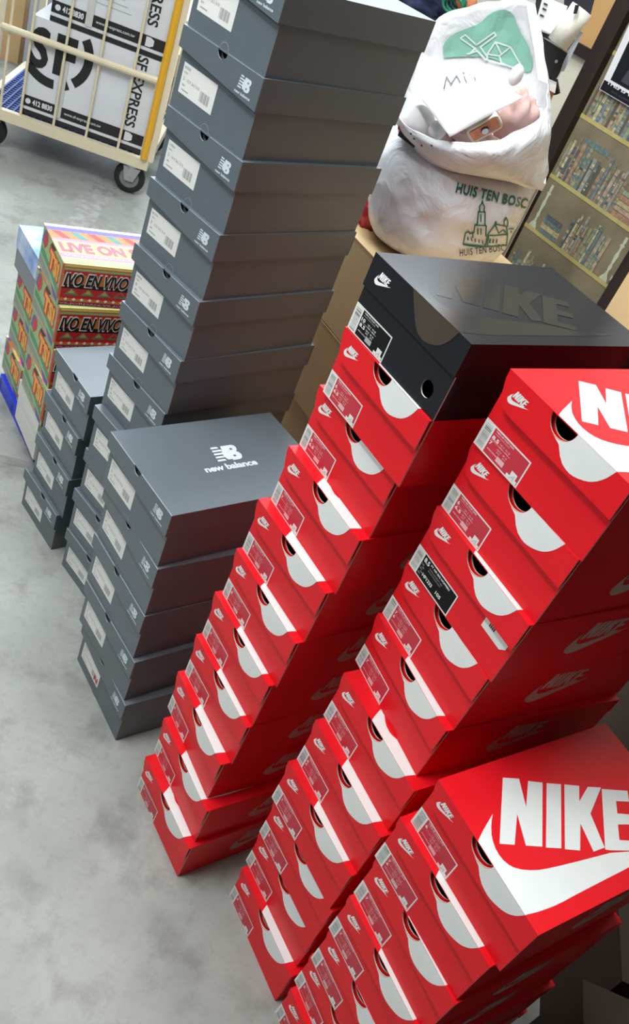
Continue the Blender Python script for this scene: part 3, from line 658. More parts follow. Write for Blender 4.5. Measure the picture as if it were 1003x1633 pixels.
for i in range(9):
    b = MB(); d = -.66+.08*i
    bar(b, d, .19, .70, d, 1.65, .70, .0045, CREAM, 8); cl('vertical_wire', b)
b = MB()
for i in range(24): cbox(b, -.73+.03*i, -.722+.03*i, .184, .192, -.01, .70, BMESH)
for i in range(24): cbox(b, -.73, -.02, .180, .188, -.01+.03*i, -.002+.03*i, BMESH)
cl('base_mesh', b, lab='blue lattice floor of the cart')
HUBM = mat('grey_hub', (.20, .21, .22, 1), .45)
def caster(d, n):
    c = cp(d, .072, n)
    fk = MB(); cbox(fk, d-.055, d+.045, .135, .146, n-.04, n+.04, CHR)
    fk.tube(cp(d, .118, n), cp(d, .138, n), .03, CHR, 16)
    for s in (-1, 1):
        fk.prism([cp(d-.035, .125, n+s*.026), cp(d+.045, .125, n+s*.026), cp(d+.02, .06, n+s*.026), cp(d-.02, .06, n+s*.026)], CN*.004, CHR)
    fk.tube(cp(d, .072, n-.034), cp(d, .072, n+.034), .008, CHR, 10)
    f = cl('caster_fork', fk)
    wh = MB(); rows = []
    for (rr_, q_) in ((.045, -.018), (.064, -.018), (.071, -.010), (.072, 0), (.071, .010), (.064, .018), (.045, .018)):
        rows.append([c+CD*rr_*math.cos(t*math.pi/14)+Vector((0, 0, rr_*math.sin(t*math.pi/14)))+CN*q_ for t in range(28)])
    wh.grid(rows, RUB, True); cl('wheel', wh, f, smooth=True)
    hb = MB(); hb.tube(c-CN*.015, c+CN*.015, .046, HUBM, 24); hb.tube(c-CN*.020, c+CN*.020, .016, CHR, 14)
    cl('wheel_hub', hb, f)
caster(-.062, .02); caster(-.70, .02); caster(-.06, .66); caster(-.70, .66)
WBX = mat('white_parcel_card', srgb(214, 217, 222), .55, noise_amt=.05, nscale=4); TAPE = mat('dusty_tape', srgb(198, 198, 190), .35)
def parcel(name, d0, d1, z0, z1, lab):
    r = empty('parcel_box', cp((d0+d1)/2, z0, .2)); n0, n1 = -.004, .42
    def add(nm, mb, par): me = mb.mesh(nm); me.transform(Matrix.Translation(-r.location)); return link(nm, me, par)
    b = MB(); cbox(b, d0, d1, z0, z1, n0, n1, WBX); bd = add('carton', b, r)
    tag(r, lab, 'parcel', 'white courier parcels on the cart')
    e = .0015; b = MB()
    F = lambda d, z, k=1: cp(d, z, n0-e*k)
    Q = lambda a, z_, c, z2, mm=INK, k=1: b.poly([F(a, z_, k), F(c, z_, k), F(c, z2, k), F(a, z2, k)], mm)
    zb = z0+.035
    Q(d0, zb, d1-.0, zb+.046); Q(d0, zb-.034, d1, zb-.014)
    put_text(b, '412 8830', d0+.045, zb+.012, .088, .024, lambda a, c: F(a, c, 2), WBX, .04)
    put_text(b, 'www.sf-express.com.tw', d0+.185, zb+.014, .165, .017, lambda a, c: F(a, c, 2), WBX, .01)
    b.poly([F(d0+.026+.012*math.cos(R(a)), zb+.023+.012*math.sin(R(a)), 2) for a in range(0, 360, 30)], WBX)
    # ring and letters
    cx, cz, ro, ri = d0+.112, z0+.300, .158, .120
    for a0, a1 in ((-50, 36), (-74, -60), (-142, -86)):
        o_ = [(cx+ro*math.cos(R(a0+(a1-a0)*i/10)), cz+ro*math.sin(R(a0+(a1-a0)*i/10))) for i in range(11)]
        i_ = [(cx+ri*math.cos(R(a0+(a1-a0)*i/10)), cz+ri*math.sin(R(a0+(a1-a0)*i/10))) for i in range(11)]
        o_ = [p for p in o_]; pts = o_+i_[::-1]
        pts = [(min(max(p[0], d0), d1), min(p[1], z1)) for p in pts]
        if max(p[1] for p in pts)-min(p[1] for p in pts) > .01 and max(p[0] for p in pts)-min(p[0] for p in pts) > .01: b.poly([F(*p) for p in pts], INK)
    put_text(b, 'S', d0+.006, z0+.205, .078, min(.165, z1-z0-.21), lambda a, c: F(a, c), INK, .035)
    put_text(b, 'F', d0+.108, z0+.205, .088, min(.165, z1-z0-.21), lambda a, c: F(a, c), INK, .035)
    put_text(b, 'SF EXPRESS', 0, 0, .30, .046, lambda a, c: F(d1-.095+c, min(z0+.42, z1-.003 if z0 < .5 else 9)-a), INK, .02)
    if z0 > .5:
        for i in range(7): Q(d0+.14, z0+.13+.022*i, d0+.14+.18*(1-.1*(i % 3)), z0+.132+.022*i, SGRY)
    b.poly([F(d1-.085, zb+.004, 2), F(d1-.065, zb+.004, 2), F(d1-.05, zb+.012, 2), F(d1-.05, zb+.034, 2), F(d1-.065, zb+.042, 2), F(d1-.085, zb+.042, 2)], WBX)
    add('courier_print', b, bd)
    b = MB(); Q(d0+.142, z0+.03, d0+.172, z0+.27 if z0 < .5 else z1, TAPE, 3); add('tape', b, bd)
    return r
parcel('a', -.578, -.036, .196, .600, 'white courier parcel with black ring logo, lower one on the cart')
parcel('b', -.512, -.030, .602, 1.00, 'white courier parcel stacked on the lower parcel on the cart')

# stretch-wrapped parcel at the far back of the cart, grey bundles
b = MB(); WRAP = mat('grey_plastic_wrap', srgb(178, 180, 192), .25)
def clip_blob(name, c, rx, ry, rz, mm, amp, sc_, lab, cat, seg=36, rot=0, flat=None, sub=1):
    rows = []
    for i in range(seg//2+1):
        ph = math.pi*i/(seg//2); row = []
        for j in range(seg):
            t = 2*math.pi*j/seg; v = Vector((math.sin(ph)*math.cos(t), math.sin(ph)*math.sin(t), math.cos(ph)))
            p = Vector((v.x*rx, v.y*ry, v.z*rz)); f = 1+amp*noise.fractal(v*sc_+Vector(c)*3, 1.0, 2.0, 4)
            p = p*f
            if rot: p.rotate(Matrix.Rotation(rot, 3, 'Z'))
            p += Vector(c)
            if flat is not None: p.z = max(p.z, flat)
            row.append(p)
        rows.append(row)
    o = link(name, MB().grid(rows, mm, True).mesh(name, True)); 
    if lab: tag(o, lab, cat)
    return o
# things behind the cart
def tcarton(name, c, rz, sx, sy, sz, mm, lab, grp=None, tape=False, flaps=None):
    r = empty(name, c, rz); tag(r, lab, 'carton', grp)
    b = MB(); b.box(-sx/2, -sy/2, 0, sx/2, sy/2, sz-.003, mm); bd = link('carton_body', b.mesh('carton_body'), r)
    b = MB(); b.box(-sx/2-.001, -sy/2-.001, sz-.003, sx/2+.001, -.001, sz, mm); b.box(-sx/2-.001, .001, sz-.003, sx/2+.001, sy/2+.001, sz, mm); link('top_flaps', b.mesh('top_flaps'), r)
    if tape:
        b = MB(); b.poly([(-sx/2, -.025, sz+.0006), (sx/2, -.025, sz+.0006), (sx/2, .025, sz+.0006), (-sx/2, .025, sz+.0006)], TAPE); link('tape', b.mesh('tape'), r)
    return r
p = at(8, 118, 5.0); tcarton('cardboard_box', (p.x-.05, 5.08, 0), .1, .26, .3, .36, CARD, 'brown cardboard box standing in the light behind the left end of the cart')
p = at(58, 100, 5.0); r = tcarton('wrapped_bundle', (p.x+.13, 5.05, 0), .1, .34, .3, .95, WRAP, 'tall grey film-wrapped bundle behind the cart')
p = at(262, 230, 4.85)
r = tcarton('cardboard_box', (p.x-.02, 4.85, 0), .2, .34, .3, .46, CARD, 'brown cardboard box on the floor behind the roll cage cart')
b = MB(); b.poly([(-.1, -.1505, .30), (.165, -.1505, .30), (.165, -.1505, .35), (-.1, -.1505, .35)], mat('printed_care_marks', srgb(150, 120, 60), .7)); link('care_marks', b.mesh('care_marks'), r)
p = at(240, 285, 4.3)
clip_blob('plastic_bag', (-1.215, 4.3, .12), .12, .15, .13, mat('blue_bag_film', srgb(128, 150, 214), .25), .35, 3, 'pale blue plastic bag on the floor beside the cart', 'bag', flat=0)

# ------------------------------------------------------------------ cartons behind the piles
th = R(-48); u = Vector((math.cos(th), math.sin(th), 0)); v = Vector((-u.y, u.x, 0))
base = Vector((-.129, 1.919, 0)); CL_, CDp = .62, .46
names_ = ['bottom tan carton of the stack under the white bags', 'tan carton second from the floor under the white bags', 'tan carton third from the floor behind the black box', 'tan carton on top of the stack carrying the white bags']
zs = [0, .295, .512, .735, .951]
for i in range(4):
    off = (-.004, .003, -.004, 0)[i]; c = base + u*(.17+off) + v*(CDp/2+(0, .006, .0, 0)[i]) + Vector((0, 0, zs[i]))
    tcarton('cardboard_box', c, th, CL_-.02*(i % 2), CDp, zs[i+1]-zs[i]-.003, CARDL if i == 3 else CARD, names_[i], 'tan cartons stacked behind the shoe boxes', tape=False)
c = base + u*(-.01) + v*(.29) + Vector((0, 0, .951))
c = base + u*(-.045) + v*.20 + Vector((0, 0, .9515))
tcarton('cardboard_box', c, th, .20, .16, .045, CARDL, 'flat tan carton squeezed between the bag and the tower')
p = at(592, 338, 2.03)
clip_blob('snack_packet', (p.x+.005, p.y, p.z), .035, .03, .045, mat('red_foil', srgb(170, 30, 52), .2), .3, 4, 'red plastic packet wedged left of the lower white bag', 'packet')
# cartons at right
q0 = at(965, 495, 1.95)
q1 = WO
th2 = R(-45); u2 = Vector((math.cos(th2), math.sin(th2), 0)); v2 = Vector((-u2.y, u2.x, 0))
e0 = Vector((.56, 2.54, 0))
c = e0 + u2*.25 + v2*.13
tcarton('cardboard_box', (c.x, c.y, .0), th2, .5, .26, .66, CARD, 'tall tan carton standing on the floor behind the tall red pile')
tcarton('cardboard_box', (c.x, c.y, .66), th2, .5, .26, .72, CARDL, 'pale tan carton in front of the printed bookshelf door')
# cartons in shade-darkened card to the right of the red piles
tcarton('cardboard_box', (1.05, 1.60, 0), 0, .42, .42, .52, CARDD, 'shade-darkened brown carton right of the tall all-red pile')
tcarton('cardboard_box', (1.05, 1.13, 0), 0, .42, .42, .30, CARDD, 'shade-darkened brown carton on the floor right of the low front pile')
r = tcarton('cardboard_box', (.94, .64, 0), 0, .42, .42, .36, CARDD, 'shade-darkened brown carton at the bottom right corner beside the low front pile')
m = MB(); m.box(1.45, -3, 0, 1.6, 1.95, 3.4, DARKW);  # unseen wall added to block light from the right front
struct('blocking_wall_right', m.mesh('blocking_wall_near_right'))

# ------------------------------------------------------------------ white bags
PLAS = mat('white_bag_film', (.80, .815, .83, 1), .34, noise_amt=.03, sss=.2)
def crinkle(m):
    nt = m.node_tree; b_ = nt.nodes['Principled BSDF']; tc = nt.nodes.new('ShaderNodeTexCoord')
    n1 = nt.nodes.new('ShaderNodeTexNoise'); n1.inputs['Scale'].default_value = 7; n1.inputs['Detail'].default_value = 3; n1.inputs['Distortion'].default_value = 2.2
    vo = nt.nodes.new('ShaderNodeTexVoronoi'); vo.feature = 'F1'; vo.inputs['Scale'].default_value = 11
    nt.links.new(tc.outputs['Object'], n1.inputs['Vector']); 
    ad = nt.nodes.new('ShaderNodeVectorMath'); ad.operation = 'ADD'; sc_ = nt.nodes.new('ShaderNodeVectorMath'); sc_.operation = 'SCALE'; sc_.inputs['Scale'].default_value = .12
    nt.links.new(n1.outputs['Color'], sc_.inputs[0]); nt.links.new(sc_.outputs[0], ad.inputs[0]); nt.links.new(tc.outputs['Object'], ad.inputs[1]); nt.links.new(ad.outputs[0], vo.inputs['Vector'])
    mx = nt.nodes.new('ShaderNodeMath'); mx.operation = 'ADD'; nt.links.new(n1.outputs['Fac'], mx.inputs[0]); nt.links.new(vo.outputs['Distance'], mx.inputs[1])
    bp = nt.nodes.new('ShaderNodeBump'); bp.inputs['Strength'].default_value = .42; bp.inputs['Distance'].default_value = .014
    nt.links.new(mx.outputs[0], bp.inputs['Height']); nt.links.new(bp.outputs[0], b_.inputs['Normal'])
crinkle(PLAS)
GRN = mat('dark_green_print', srgb(22, 104, 84), .45); GRNL = mat('pale_green_print', srgb(132, 186, 166), .45); GRNM = mat('pale_lines_print', srgb(206, 220, 214), .45)
def rings(px_rings, n=72, wr=.006, fr=9, seed=0):
    """rings of (px, py, y) control points -> smooth closed rings of world points"""
    out = []
    for ring in px_rings:
        P = [at(*c) for c in ring]; k = len(P); row = []
        for j in range(n):
            s = j*k/n; i = int(s); t = s-i
            p0, p1, p2, p3 = P[(i-1) % k], P[i % k], P[(i+1) % k], P[(i+2) % k]
            row.append(.5*((2*p1)+(-p0+p2)*t+(2*p0-5*p1+4*p2-p3)*t*t+(-p0+3*p1-3*p2+p3)*t**3))
        out.append(row)
    return out
def loft(R0, sub=6, wr=.006, fr=7, seed=0):
    rows = []
    k = len(R0)
    for a in range(k-1):
        for s in range(sub):
            t = s/sub; i0, i1, i2, i3 = max(a-1, 0), a, a+1, min(a+2, k-1)
            rows.append([.5*((2*R0[i1][j])+(-R0[i0][j]+R0[i2][j])*t+(2*R0[i0][j]-5*R0[i1][j]+4*R0[i2][j]-R0[i3][j])*t*t+(-R0[i0][j]+3*R0[i1][j]-3*R0[i2][j]+R0[i3][j])*t**3) for j in range(len(R0[0]))])
    rows.append(R0[-1])
    out = []
    for row in rows:
        c = sum(row, Vector())/len(row); r2 = []
        for p in row:
            n1 = noise.fractal(p*fr+Vector((seed, 0, 0)), 1, 2, 4); n2 = abs(noise.noise(p*fr*2.3+Vector((seed, 5, 0))))
            d = (p-c); d.z *= .3; d.normalize(); r2.append(p+d*(n1*wr+(.5-n2)*wr*.8))
        out.append(r2)
    return out
# lower bag: simple full sack standing on the cartons
bc = Vector((.008, 2.05, 0)); lower = []
prof = [(.951, .02, .02), (.952, .11, .11), (.965, .145, .15), (1.00, .158, .18), (1.05, .166, .19), (1.10, .172, .19), (1.14, .170, .18), (1.165, .155, .16), (1.18, .12, .12), (1.185, .04, .04)]
for z, rx, ry in prof: lower.append([Vector((bc.x+rx*math.cos(2*math.pi*j/96), bc.y+ry*math.sin(2*math.pi*j/96), z)) for j in range(96)])
lo = loft(lower, 5, .012, 6, 3)
for row in lo:
    for p in row: p.z = max(p.z, .9515)
lb = MB().grid(lo, PLAS, True)
lob = link('plastic_bag', lb.mesh('plastic_bag', True))
tag(lob, 'full white plastic carrier bag with green skyline print on the tan cartons', 'bag')
def bvh_of(o):
    bm = bmesh.new(); bm.from_mesh(o.data); t = BVHTree.FromBMesh(bm); bm.free(); return t
def drape(name, shapes, tree, m, parent, lift=.0012, lab=None, step=3):
    """flat drawings laid onto the bag film: each shape is a list of picture points, cut fine and laid on the surface"""
    bm = bmesh.new()
    for sh in shapes:
        if isinstance(sh, tuple):
            vs = [bm.verts.new((a, b_, 0)) for a, b_ in sh[0]]
            for f in sh[1]:
                try: bm.faces.new([vs[i] for i in f])
                except Exception: pass
        else:
            vs = [bm.verts.new((a, b_, 0)) for a, b_ in sh]; bm.faces.new(vs)
    bmesh.ops.triangulate(bm, faces=bm.faces[:])
    for _ in range(5):
        e = [e_ for e_ in bm.edges if e_.calc_length() > step]
        if not e: break
        bmesh.ops.subdivide_edges(bm, edges=e, cuts=1); bmesh.ops.triangulate(bm, faces=bm.faces[:])
    bad = []
    for v_ in bm.verts:
        d = ray(v_.co.x, v_.co.y).normalized(); h = tree.ray_cast(EYE, d)
        if h[0] is None: bad.append(v_); continue
        v_.co = h[0]-d*lift*2
    bmesh.ops.delete(bm, geom=bad, context='VERTS')
    me = bpy.data.meshes.new(name); bm.to_mesh(me); bm.free(); me.materials.append(m); return link(name, me, parent, lab)
def stroke(pts, w_):
    out = []
    for (x0, y0), (x1, y1) in zip(pts[:-1], pts[1:]):
        L_ = math.hypot(x1-x0, y1-y0) or 1; nx, ny = -(y1-y0)/L_*w_/2, (x1-x0)/L_*w_/2; ex, ey = (x1-x0)/L_*w_*.3, (y1-y0)/L_*w_*.3
        out.append([(x0-ex+nx, y0-ey+ny), (x1+ex+nx, y1+ey+ny), (x1+ex-nx, y1+ey-ny), (x0-ex-nx, y0-ey-ny)])
    return out
def px_text(s, x0, y0, x1, y1, hgt, lean=0, bold=.02, sag=0):
    """text along a straight line in picture space"""
    vs, fs, W, H = text2d(s, 1, bold, 0, 1.1); L_ = math.hypot(x1-x0, y1-y0); ux, uy = (x1-x0)/L_, (y1-y0)/L_
    return ([(x0+ux*a/W*L_+(uy+lean)*b_/H*hgt, y0+uy*a/W*L_-ux*b_/H*hgt + sag*4*(a/W)*(1-a/W)) for a, b_ in vs], fs)
tl = bvh_of(lob)
s3 = lambda L_: [(700+a/5.572, 250+b_/5.572) for a, b_ in L_]
sh = [px_text('HUIS TEN BOSCH', 726, 307, 850, 336, 17, .0, .03)]
drape('printed_letters', sh, tl, GRN, lob)
sk = []
for L_ in ([(215, 775), (235, 680), (262, 665), (275, 685), (310, 675), (320, 605), (340, 600), (350, 490), (362, 480), (360, 440), (380, 415), (385, 390), (392, 418), (405, 445), (400, 480), (410, 495), (408, 600), (420, 615), (415, 700), (430, 710), (420, 770), (400, 800), (215, 775)],
           [(350, 490), (410, 492)], [(320, 608), (415, 612)], [(430, 700), (500, 600), (505, 575), (508, 600), (600, 620), (610, 690), (500, 700), (430, 700)], [(500, 600), (530, 680)], [(530, 680), (570, 650), (610, 690)], [(440, 710), (430, 790)], [(610, 690), (600, 790)], [(580, 610), (580, 575), (598, 540), (612, 575), (610, 620)], [(620, 640), (680, 640), (690, 700), (660, 770)], [(640, 660), (670, 720)], [(300, 670), (300, 720)], [(372, 515), (372, 575)]):
    sk += stroke(s3(L_), 2.0)
for i in range(5): sk += stroke(s3([(255+33*i, 715+8*i), (258+33*i, 740+8*i)]), 2)
for i in range(2): sk += stroke(s3([(345+28*i, 640), (345+28*i, 690)]), 2)
for i in range(3): sk += stroke(s3([(455+30*i, 735), (450+30*i, 765)]), 2.4)
drape('printed_skyline', sk, tl, GRN, lob, .0013, step=4)
drape('printed_base_line', stroke(s3([(215, 780), (300, 795), (400, 800), (520, 795), (600, 785), (670, 760)]), 2.2), tl, GRN, lob, .0014)
drape('small_printed_letters', [px_text('HUIS TEN BOSCH', 733, 409, 812, 399, 11, .1, .005)], tl, INK, lob)
drape('upper_printed_letters', [px_text('CAP. EDMI', 757, 276, 848, 290, 10, 0, .01)], tl, INK, lob)

# upper bag: open, back wall high, leaning on the lower one
ring0 = [(872, 240, 2.05), (862, 252, 1.98), (820, 268, 1.90), (765, 272, 1.86), (705, 262, 1.87), (668, 240, 1.92), (655, 222, 2.00), (680, 215, 2.10), (730, 210, 2.16), (790, 205, 2.18), (840, 210, 2.16), (868, 225, 2.11)]
ring_b = [(868, 285, 2.05), (850, 300, 1.99), (815, 290, 1.93), (765, 280, 1.90), (712, 270, 1.91), (680, 258, 1.95), (672, 250, 2.01), (690, 245, 2.08), (735, 245, 2.12), (785, 245, 2.14), (835, 255, 2.13), (862, 270, 2.10)]
ring_c = [tuple(c) for c in [(820, 265, 2.03), (810, 268, 2.01), (795, 268, 1.99), (765, 265, 1.98), (735, 262, 1.98), (720, 258, 2.0), (715, 255, 2.02), (725, 252, 2.05), (745, 250, 2.06), (775, 250, 2.07), (800, 254, 2.06), (815, 260, 2.05)]]
ring1 = [(877, 190, 2.06), (868, 215, 1.96), (815, 240, 1.88), (760, 245, 1.84), (695, 236, 1.86), (645, 212, 1.92), (632, 185, 2.01), (655, 150, 2.12), (715, 120, 2.19), (785, 110, 2.22), (845, 120, 2.20), (872, 155, 2.13)]
rim = [(872, 140, 2.07), (862, 185, 1.97), (812, 216, 1.89), (752, 226, 1.85), (690, 222, 1.87), (640, 188, 1.93), (641, 145, 2.03), (663, 95, 2.13), (700, 32, 2.18), (778, 6, 2.21), (848, 2, 2.20), (866, 80, 2.14)]
up = loft(rings([ring_c, ring_b, ring0, ring1, rim], 96), 6, .007, 8, 11)
# crumpled rim
for j, p in enumerate(up[-1]): p.z += .006*noise.noise(p*25)
ub = MB().grid(up, PLAS, True)
ub.poly([p for p in up[0]], PLAS)
me = ub.mesh('plastic_bag', True)
upb = link('plastic_bag', me)
sol = upb.modifiers.new('film', 'SOLIDIFY'); sol.thickness = .0012
tag(upb, 'open white plastic bag with pale green windmill print, on top of the lower bag', 'bag')
hd = MB()
hp_ = [at(846, 4, 2.195), at(852, 40, 2.15), at(860, 85, 2.12), at(866, 130, 2.08)]
for a, b_ in zip(hp_[:-1], hp_[1:]):
    w0 = Vector((.011, 0, 0)); hd.prism([a-w0, b_-w0, b_+w0, a+w0], (0, .004, 0), PLAS)
h2 = [at(600+255, -60, 2.17), at(846, 4, 2.195)]
hd.prism([h2[0]-w0, h2[1]-w0, h2[1]+w0, h2[0]+w0], (0, .004, 0), PLAS)
link('bag_handle', hd.mesh('bag_handle'), upb)
tu = bvh_of(upb)
patch = [(708, 92), (706, 70), (722, 54), (745, 45), (765, 38), (780, 22), (800, 14), (818, 20), (826, 45), (842, 70), (850, 100), (846, 118), (820, 110), (780, 90), (740, 90)]
drape('green_patch', [smooth_poly(patch+[patch[0]])[:-1]], tu, GRNL, upb, .0015, 'pale green printed patch', step=6)
s4 = lambda L_: [(640+a/3.134, b_/3.134) for a, b_ in L_]
wm = []
for L_ in ([(295, 190), (320, 175), (375, 225), (465, 162), (472, 178), (395, 235), (430, 285), (420, 300), (365, 240), (300, 195)], [(340, 270), (370, 240)], [(430, 270), (470, 210), (545, 235), (600, 330), (590, 345), (430, 300), (430, 270)], [(430, 270), (490, 280), (545, 235)], [(490, 280), (500, 315), (560, 340), (600, 330)], [(470, 210), (500, 270)], [(330, 270), (380, 255), (415, 290)]):
    wm += stroke(s4(L_), 2.6)
drape('windmill_lines', wm, tu, GRNM, upb, .0022, 'pale windmill outline', step=5)
spk = []
for (a, b_) in ((642, 202), (655, 213), (660, 221), (672, 232), (688, 232), (648, 196)): spk.append([(a-1.6, b_-1.4), (a+1.4, b_-1.0), (a+1.8, b_+1.8), (a-.8, b_+1.6)])
drape('printed_specks', spk, tu, INK, upb, .0014, step=9)
# contents
PAPER = mat('white_paper', (.74, .75, .74, 1), .6)
Pp = [at(668, 88, 2.08), at(833, 158, 1.97), at(716, 222, 1.84), at(656, 142, 1.93)]
pap = MB(); rows = []
for i in range(13):
    t = i/12; row = []
    for j in range(13):
        s_ = j/12; a = Pp[0].lerp(Pp[1], s_); b_ = Pp[3].lerp(Pp[2], s_); p = a.lerp(b_, t)
        p = p + Vector((0, -.012, .016))*math.sin(math.pi*s_)*math.sin(math.pi*t)*1.1 + Vector((0, 0, .004))
        row.append(p)
    rows.append(row)
pap.grid(rows, PAPER)
po = link('paper_sheet', pap.mesh('paper_sheet', True)); s_ = po.modifiers.new('t', 'SOLIDIFY'); s_.thickness = .0006
tag(po, 'white paper sheet with handwritten letters lying in the open bag', 'paper')
tp = bvh_of(po)
hw = stroke([(708, 141), (712, 122), (719, 134), (728, 120), (734, 131)], 2.2)+stroke([(740, 121), (744, 131)], 2.0)+stroke([(738, 115), (740, 117)], 2.0)+stroke([(753, 111), (758, 128)], 1.9)+stroke([(748, 119), (762, 115)], 1.8)
drape('handwriting', hw, tp, mat('pencil_ink', (.05, .05, .06, 1), .6), po, .0045, step=2)
FLUFF = mat('white_plush', (.82, .83, .82, 1), .9, bump=.4, nscale=60)
PINKM = mat('dusty_pink_fabric', srgb(206, 168, 160), .85, noise_amt=.1, nscale=12)
def blob_at(name, px, py, y, rx, ry, rz, mm, lab, cat, amp=.15, rot=0):
    p = at(px, py, y); return clip_blob(name, tuple(p), rx, ry, rz, mm, amp, 2.2, lab, cat, rot=rot)
blob_at('soft_toy', 664, 200, 1.965, .040, .035, .040, FLUFF, 'large white plush lump at the left of the open bag', 'soft toy', .05)
blob_at('soft_toy', 697, 208, 1.93, .018, .018, .020, FLUFF, 'small white plush ball below the paper sheet', 'soft toy', .05)
blob_at('soft_toy', 823, 120, 2.09, .014, .014, .022, FLUFF, 'small white plush ear above the pink cloth', 'soft toy', .05)
blob_at('soft_toy', 848, 192, 2.06, .022, .022, .03, FLUFF, 'white plush paw at the right inside the open bag', 'soft toy', .2)
blob_at('folded_cloth', 822, 188, 2.045, .042, .035, .055, PINKM, 'dusty pink cloth in the open bag', 'cloth', .3)
blob_at('folded_cloth', 752, 214, 1.965, .060, .03, .024, PINKM, 'pale pink cloth under the paper sheet', 'cloth', .3)
blob_at('folded_cloth', 762, 240, 2.02, .11, .08, .03, PINKM, 'pink and white filling deep in the open bag', 'cloth', .2)
# orange toy case
ctr = at(772, 203, 1.925); tx = (at(790, 193, 1.925)-at(755, 212, 1.925)).normalized(); ty = Vector((0, -.45, .9)); ty = (ty-tx*ty.dot(tx)).normalized(); tz = tx.cross(ty)
if tz.y > 0: tz = -tz
cs = empty('toy_case', ctr); tag(cs, 'orange and cream toy case with a round white button', 'toy')
def rrect(w_, h_, r_, n=5):
    o_ = []
    for cx_, cy_, a0 in ((w_-r_, h_-r_, 0), (-w_+r_, h_-r_, 90), (-w_+r_, -h_+r_, 180), (w_-r_, -h_+r_, 270)):
        o_ += [(cx_+r_*math.cos(R(a0+90*i/n)), cy_+r_*math.sin(R(a0+90*i/n))) for i in range(n+1)]
    return o_
CRM = mat('cream_plastic', srgb(214, 200, 176), .35); ORG = mat('orange_plastic', srgb(214, 112, 42), .3, noise_amt=.35, nscale=90)
f_ = lambda a, b_, n=0: tx*a+ty*b_+tz*n
link('case_shell', MB().prism([f_(a, b_, .006) for a, b_ in rrect(.034, .019, .008)], -tz*.022, CRM).mesh('case_shell'), cs)
link('case_face', MB().prism([f_(a, b_, .008) for a, b_ in rrect(.029, .014, .004)], -tz*.004, ORG).mesh('case_face'), cs)
link('button', MB().prism([f_(.0085*math.cos(R(i*18)), .0085*math.sin(R(i*18)), .011) for i in range(20)], -tz*.005, mat('dark_ring', srgb(50, 60, 70), .4)).prism([f_(.007*math.cos(R(i*18)), .007*math.sin(R(i*18)), .012) for i in range(20)], -tz*.003, PAPER).mesh('button'), cs)
# red packets between the bags
for i, (a, b_) in enumerate((((634, 205), (668, 238)), ((634, 216), (660, 236)))):
    p0, p1 = at(*a[:2], 1.93), at(*b_[:2], 1.90); mm = mat('red_foil', (0, 0, 0, 1)) if i == 0 else INK
    o = link('snack_packet', MB().prism([p0, p1, p1+Vector((0, 0, .012)), p0+Vector((0, 0, .014))], (0, .05, 0), mm).mesh('snack_packet'))
    tag(o, ['flat red packet pinched between the two white bags', 'flat black packet just below the red packet between the bags'][i], 'packet')

# ------------------------------------------------------------------ clutter behind the bags
def slab(name, quad, y0, dy, mm, lab, cat):
    P = [at(a, b_, y0) for a, b_ in quad]; o = link(name, MB().prism(P, (0, dy, 0), mm).mesh(name)); tag(o, lab, cat); return o
# storage rack holding them
NAVY = mat('navy_cloth', srgb(24, 34, 62), .9, noise_amt=.3, nscale=14)
tb = MB(); sx0 = at(855, 175, 2.62)
tb.box(-.05, 2.46, 1.075, .235, 2.80, 1.095, mat('pale_shelf_board', srgb(205, 196, 184), .5))
rk = empty('side_table', (.09, 2.63, 0)); tag(rk, 'pale side table behind the white bags', 'table')
me = tb.mesh('table_top'); me.transform(Matrix.Translation(-rk.location)); link('table_top', me, rk)
for sx in (-.04, .215):
    for sy in (2.475, 2.78):
        me = MB().tube((sx, sy, 0), (sx, sy, 1.075), .012, CHR).mesh('leg'); me.transform(Matrix.Translation(-rk.location)); link('leg', me, rk)
clip_blob('jacket', tuple(at(682, 2, 2.62)), .10, .07, .055, NAVY, .3, 2.5, 'navy blue jacket heaped behind the open bag', 'clothing')
p = at(722, 8, 2.55)
cb = MB()
for k in range(4):
    pts = [p+Vector(((.026-.003*k)*math.cos(R(a))+.004*k, .01*k, (.018)*math.sin(R(a))+.004*k)) for a in range(0, 361, 24)]
    cb.path(pts, .0035, mat('green_cable', srgb(30, 110, 84), .4))
tag(link('cable_coil', cb.mesh('cable_coil')), 'coil of green cable beside the navy jacket', 'cable')
blob_at('soft_toy', 742, 5, 2.60, .03, .03, .03, mat('orange_felt', srgb(196, 120, 80), .8), 'small orange lump beside the green cable', 'soft toy', .2)
# black bag with buckle
hb_ = empty('handbag', at(885, 120, 2.56)); tag(hb_, 'black handbag with a silver stud leaning by the beige panel', 'bag')
quad = [(858, 55), (872, 64), (905, 85), (898, 100), (893, 116), (886, 128), (862, 122), (853, 95)]
BLKL = mat('black_leather', (.012, .012, .014, 1), .28, bump=.2, nscale=40)
me = MB().prism([at(a, b_, 2.56) for a, b_ in quad], (0, .09, 0), BLKL).mesh('bag_body'); me.transform(Matrix.Translation(-hb_.location)); link('bag_body', me, hb_)
me = MB().path([at(860, 52, 2.55), at(880, 60, 2.55), at(900, 76, 2.55)], .006, BLKL).mesh('flap_trim'); me.transform(Matrix.Translation(-hb_.location)); link('flap_trim', me, hb_)
me = MB().path([at(862, 120, 2.56), at(884, 128, 2.57), at(888, 150, 2.57)], .009, BLKL).mesh('strap'); me.transform(Matrix.Translation(-hb_.location)); link('strap', me, hb_)
me = MB().tube(at(887, 98, 2.555), at(887, 98, 2.548), .004, CHR).mesh('stud'); me.transform(Matrix.Translation(-hb_.location)); link('stud', me, hb_, 'silver stud')
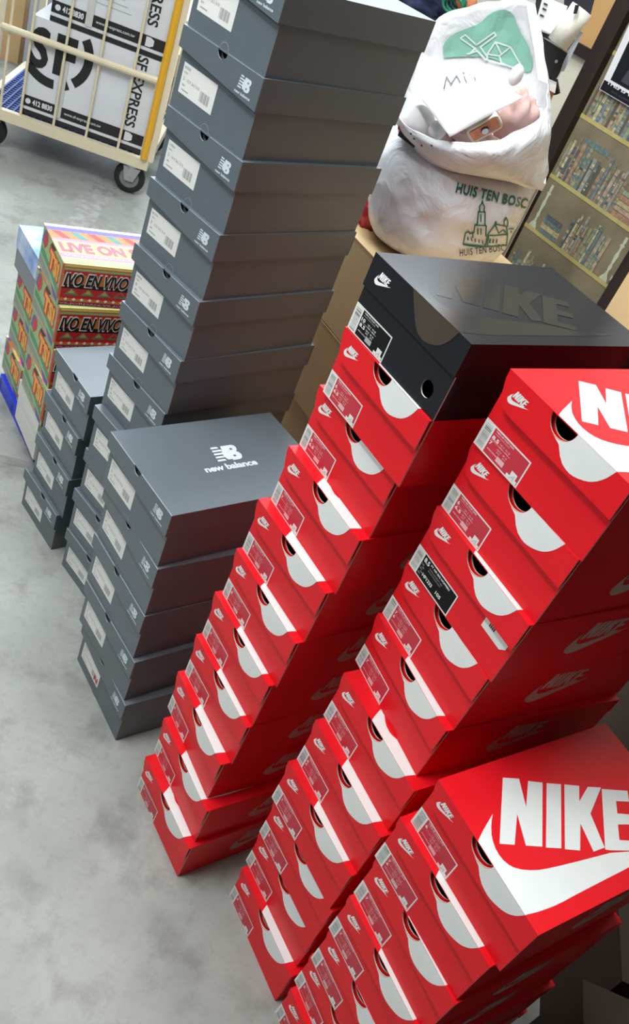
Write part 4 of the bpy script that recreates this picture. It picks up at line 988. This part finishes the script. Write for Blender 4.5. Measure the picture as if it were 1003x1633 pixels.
slab('paper_sheet', [(866, -6), (905, 10), (888, 58), (852, 42)], 2.53, .003, PAPER, 'white sheet with black handwriting behind the black handbag', 'paper')
b = MB()
for (a, c_) in ((870, 6), (868, 14), (864, 24)): b.tube(at(a-3, c_-1, 2.528), at(a+3, c_+2, 2.528), .0018, INK, 6)
link('handwriting', b.mesh('handwriting'), C.objects[-1] if False else [o for o in C.objects if o.get('label', '').startswith('white sheet with black handwriting')][0])
slab('dark_folder', [(845, -8), (872, -4), (858, 46), (848, 30)], 2.57, .03, BLKL, 'black folder edge left of the handwritten sheet', 'folder')
slab('dark_folder', [(900, -10), (950, -8), (940, 30), (908, 62), (897, 55)], 2.60, .03, mat('charcoal_cloth', srgb(34, 34, 44), .8), 'charcoal folder behind the textured white roll', 'folder')
ro = empty('fabric_roll', at(912, 45, 2.50)); tag(ro, 'textured off-white fabric roll with a black tag', 'roll')
FABR = mat('crinkled_cream_fabric', srgb(222, 218, 204), .85, noise_amt=.12, nscale=50, bump=.5)
me = MB().tube(at(889, 70, 2.50), at(928, 14, 2.50), .028, FABR, 28).mesh('roll_body', True); me.transform(Matrix.Translation(-ro.location)); link('roll_body', me, ro)
me = MB().prism([at(917, 8, 2.462), at(924, 8, 2.462), at(920, 22, 2.462), at(914, 22, 2.462)], (0, .004, 0), INK).mesh('black_tag'); me.transform(Matrix.Translation(-ro.location)); link('black_tag', me, ro)
slab('plastic_sheet', [(909, 76), (917, 64), (925, 50), (930, 52), (907, 98), (899, 114), (884, 112), (881, 106), (893, 102)], 2.62, .004, mat('milky_plastic', srgb(214, 220, 230), .3), 'milky plastic sheet between the black handbag and the beige panel', 'sheet')
slab('wooden_box', [(862, 139), (884, 148), (866, 190), (850, 182)], 2.50, .12, mat('orange_brown_wood', srgb(176, 112, 68), .5), 'orange-brown wooden box on the pale table edge', 'box')
slab('shelf_board', [(858, 124), (887, 138), (885, 149), (858, 134)], 2.49, .15, mat('white_board', srgb(216, 206, 198), .5), 'white board lying over the orange-brown wooden box', 'board')
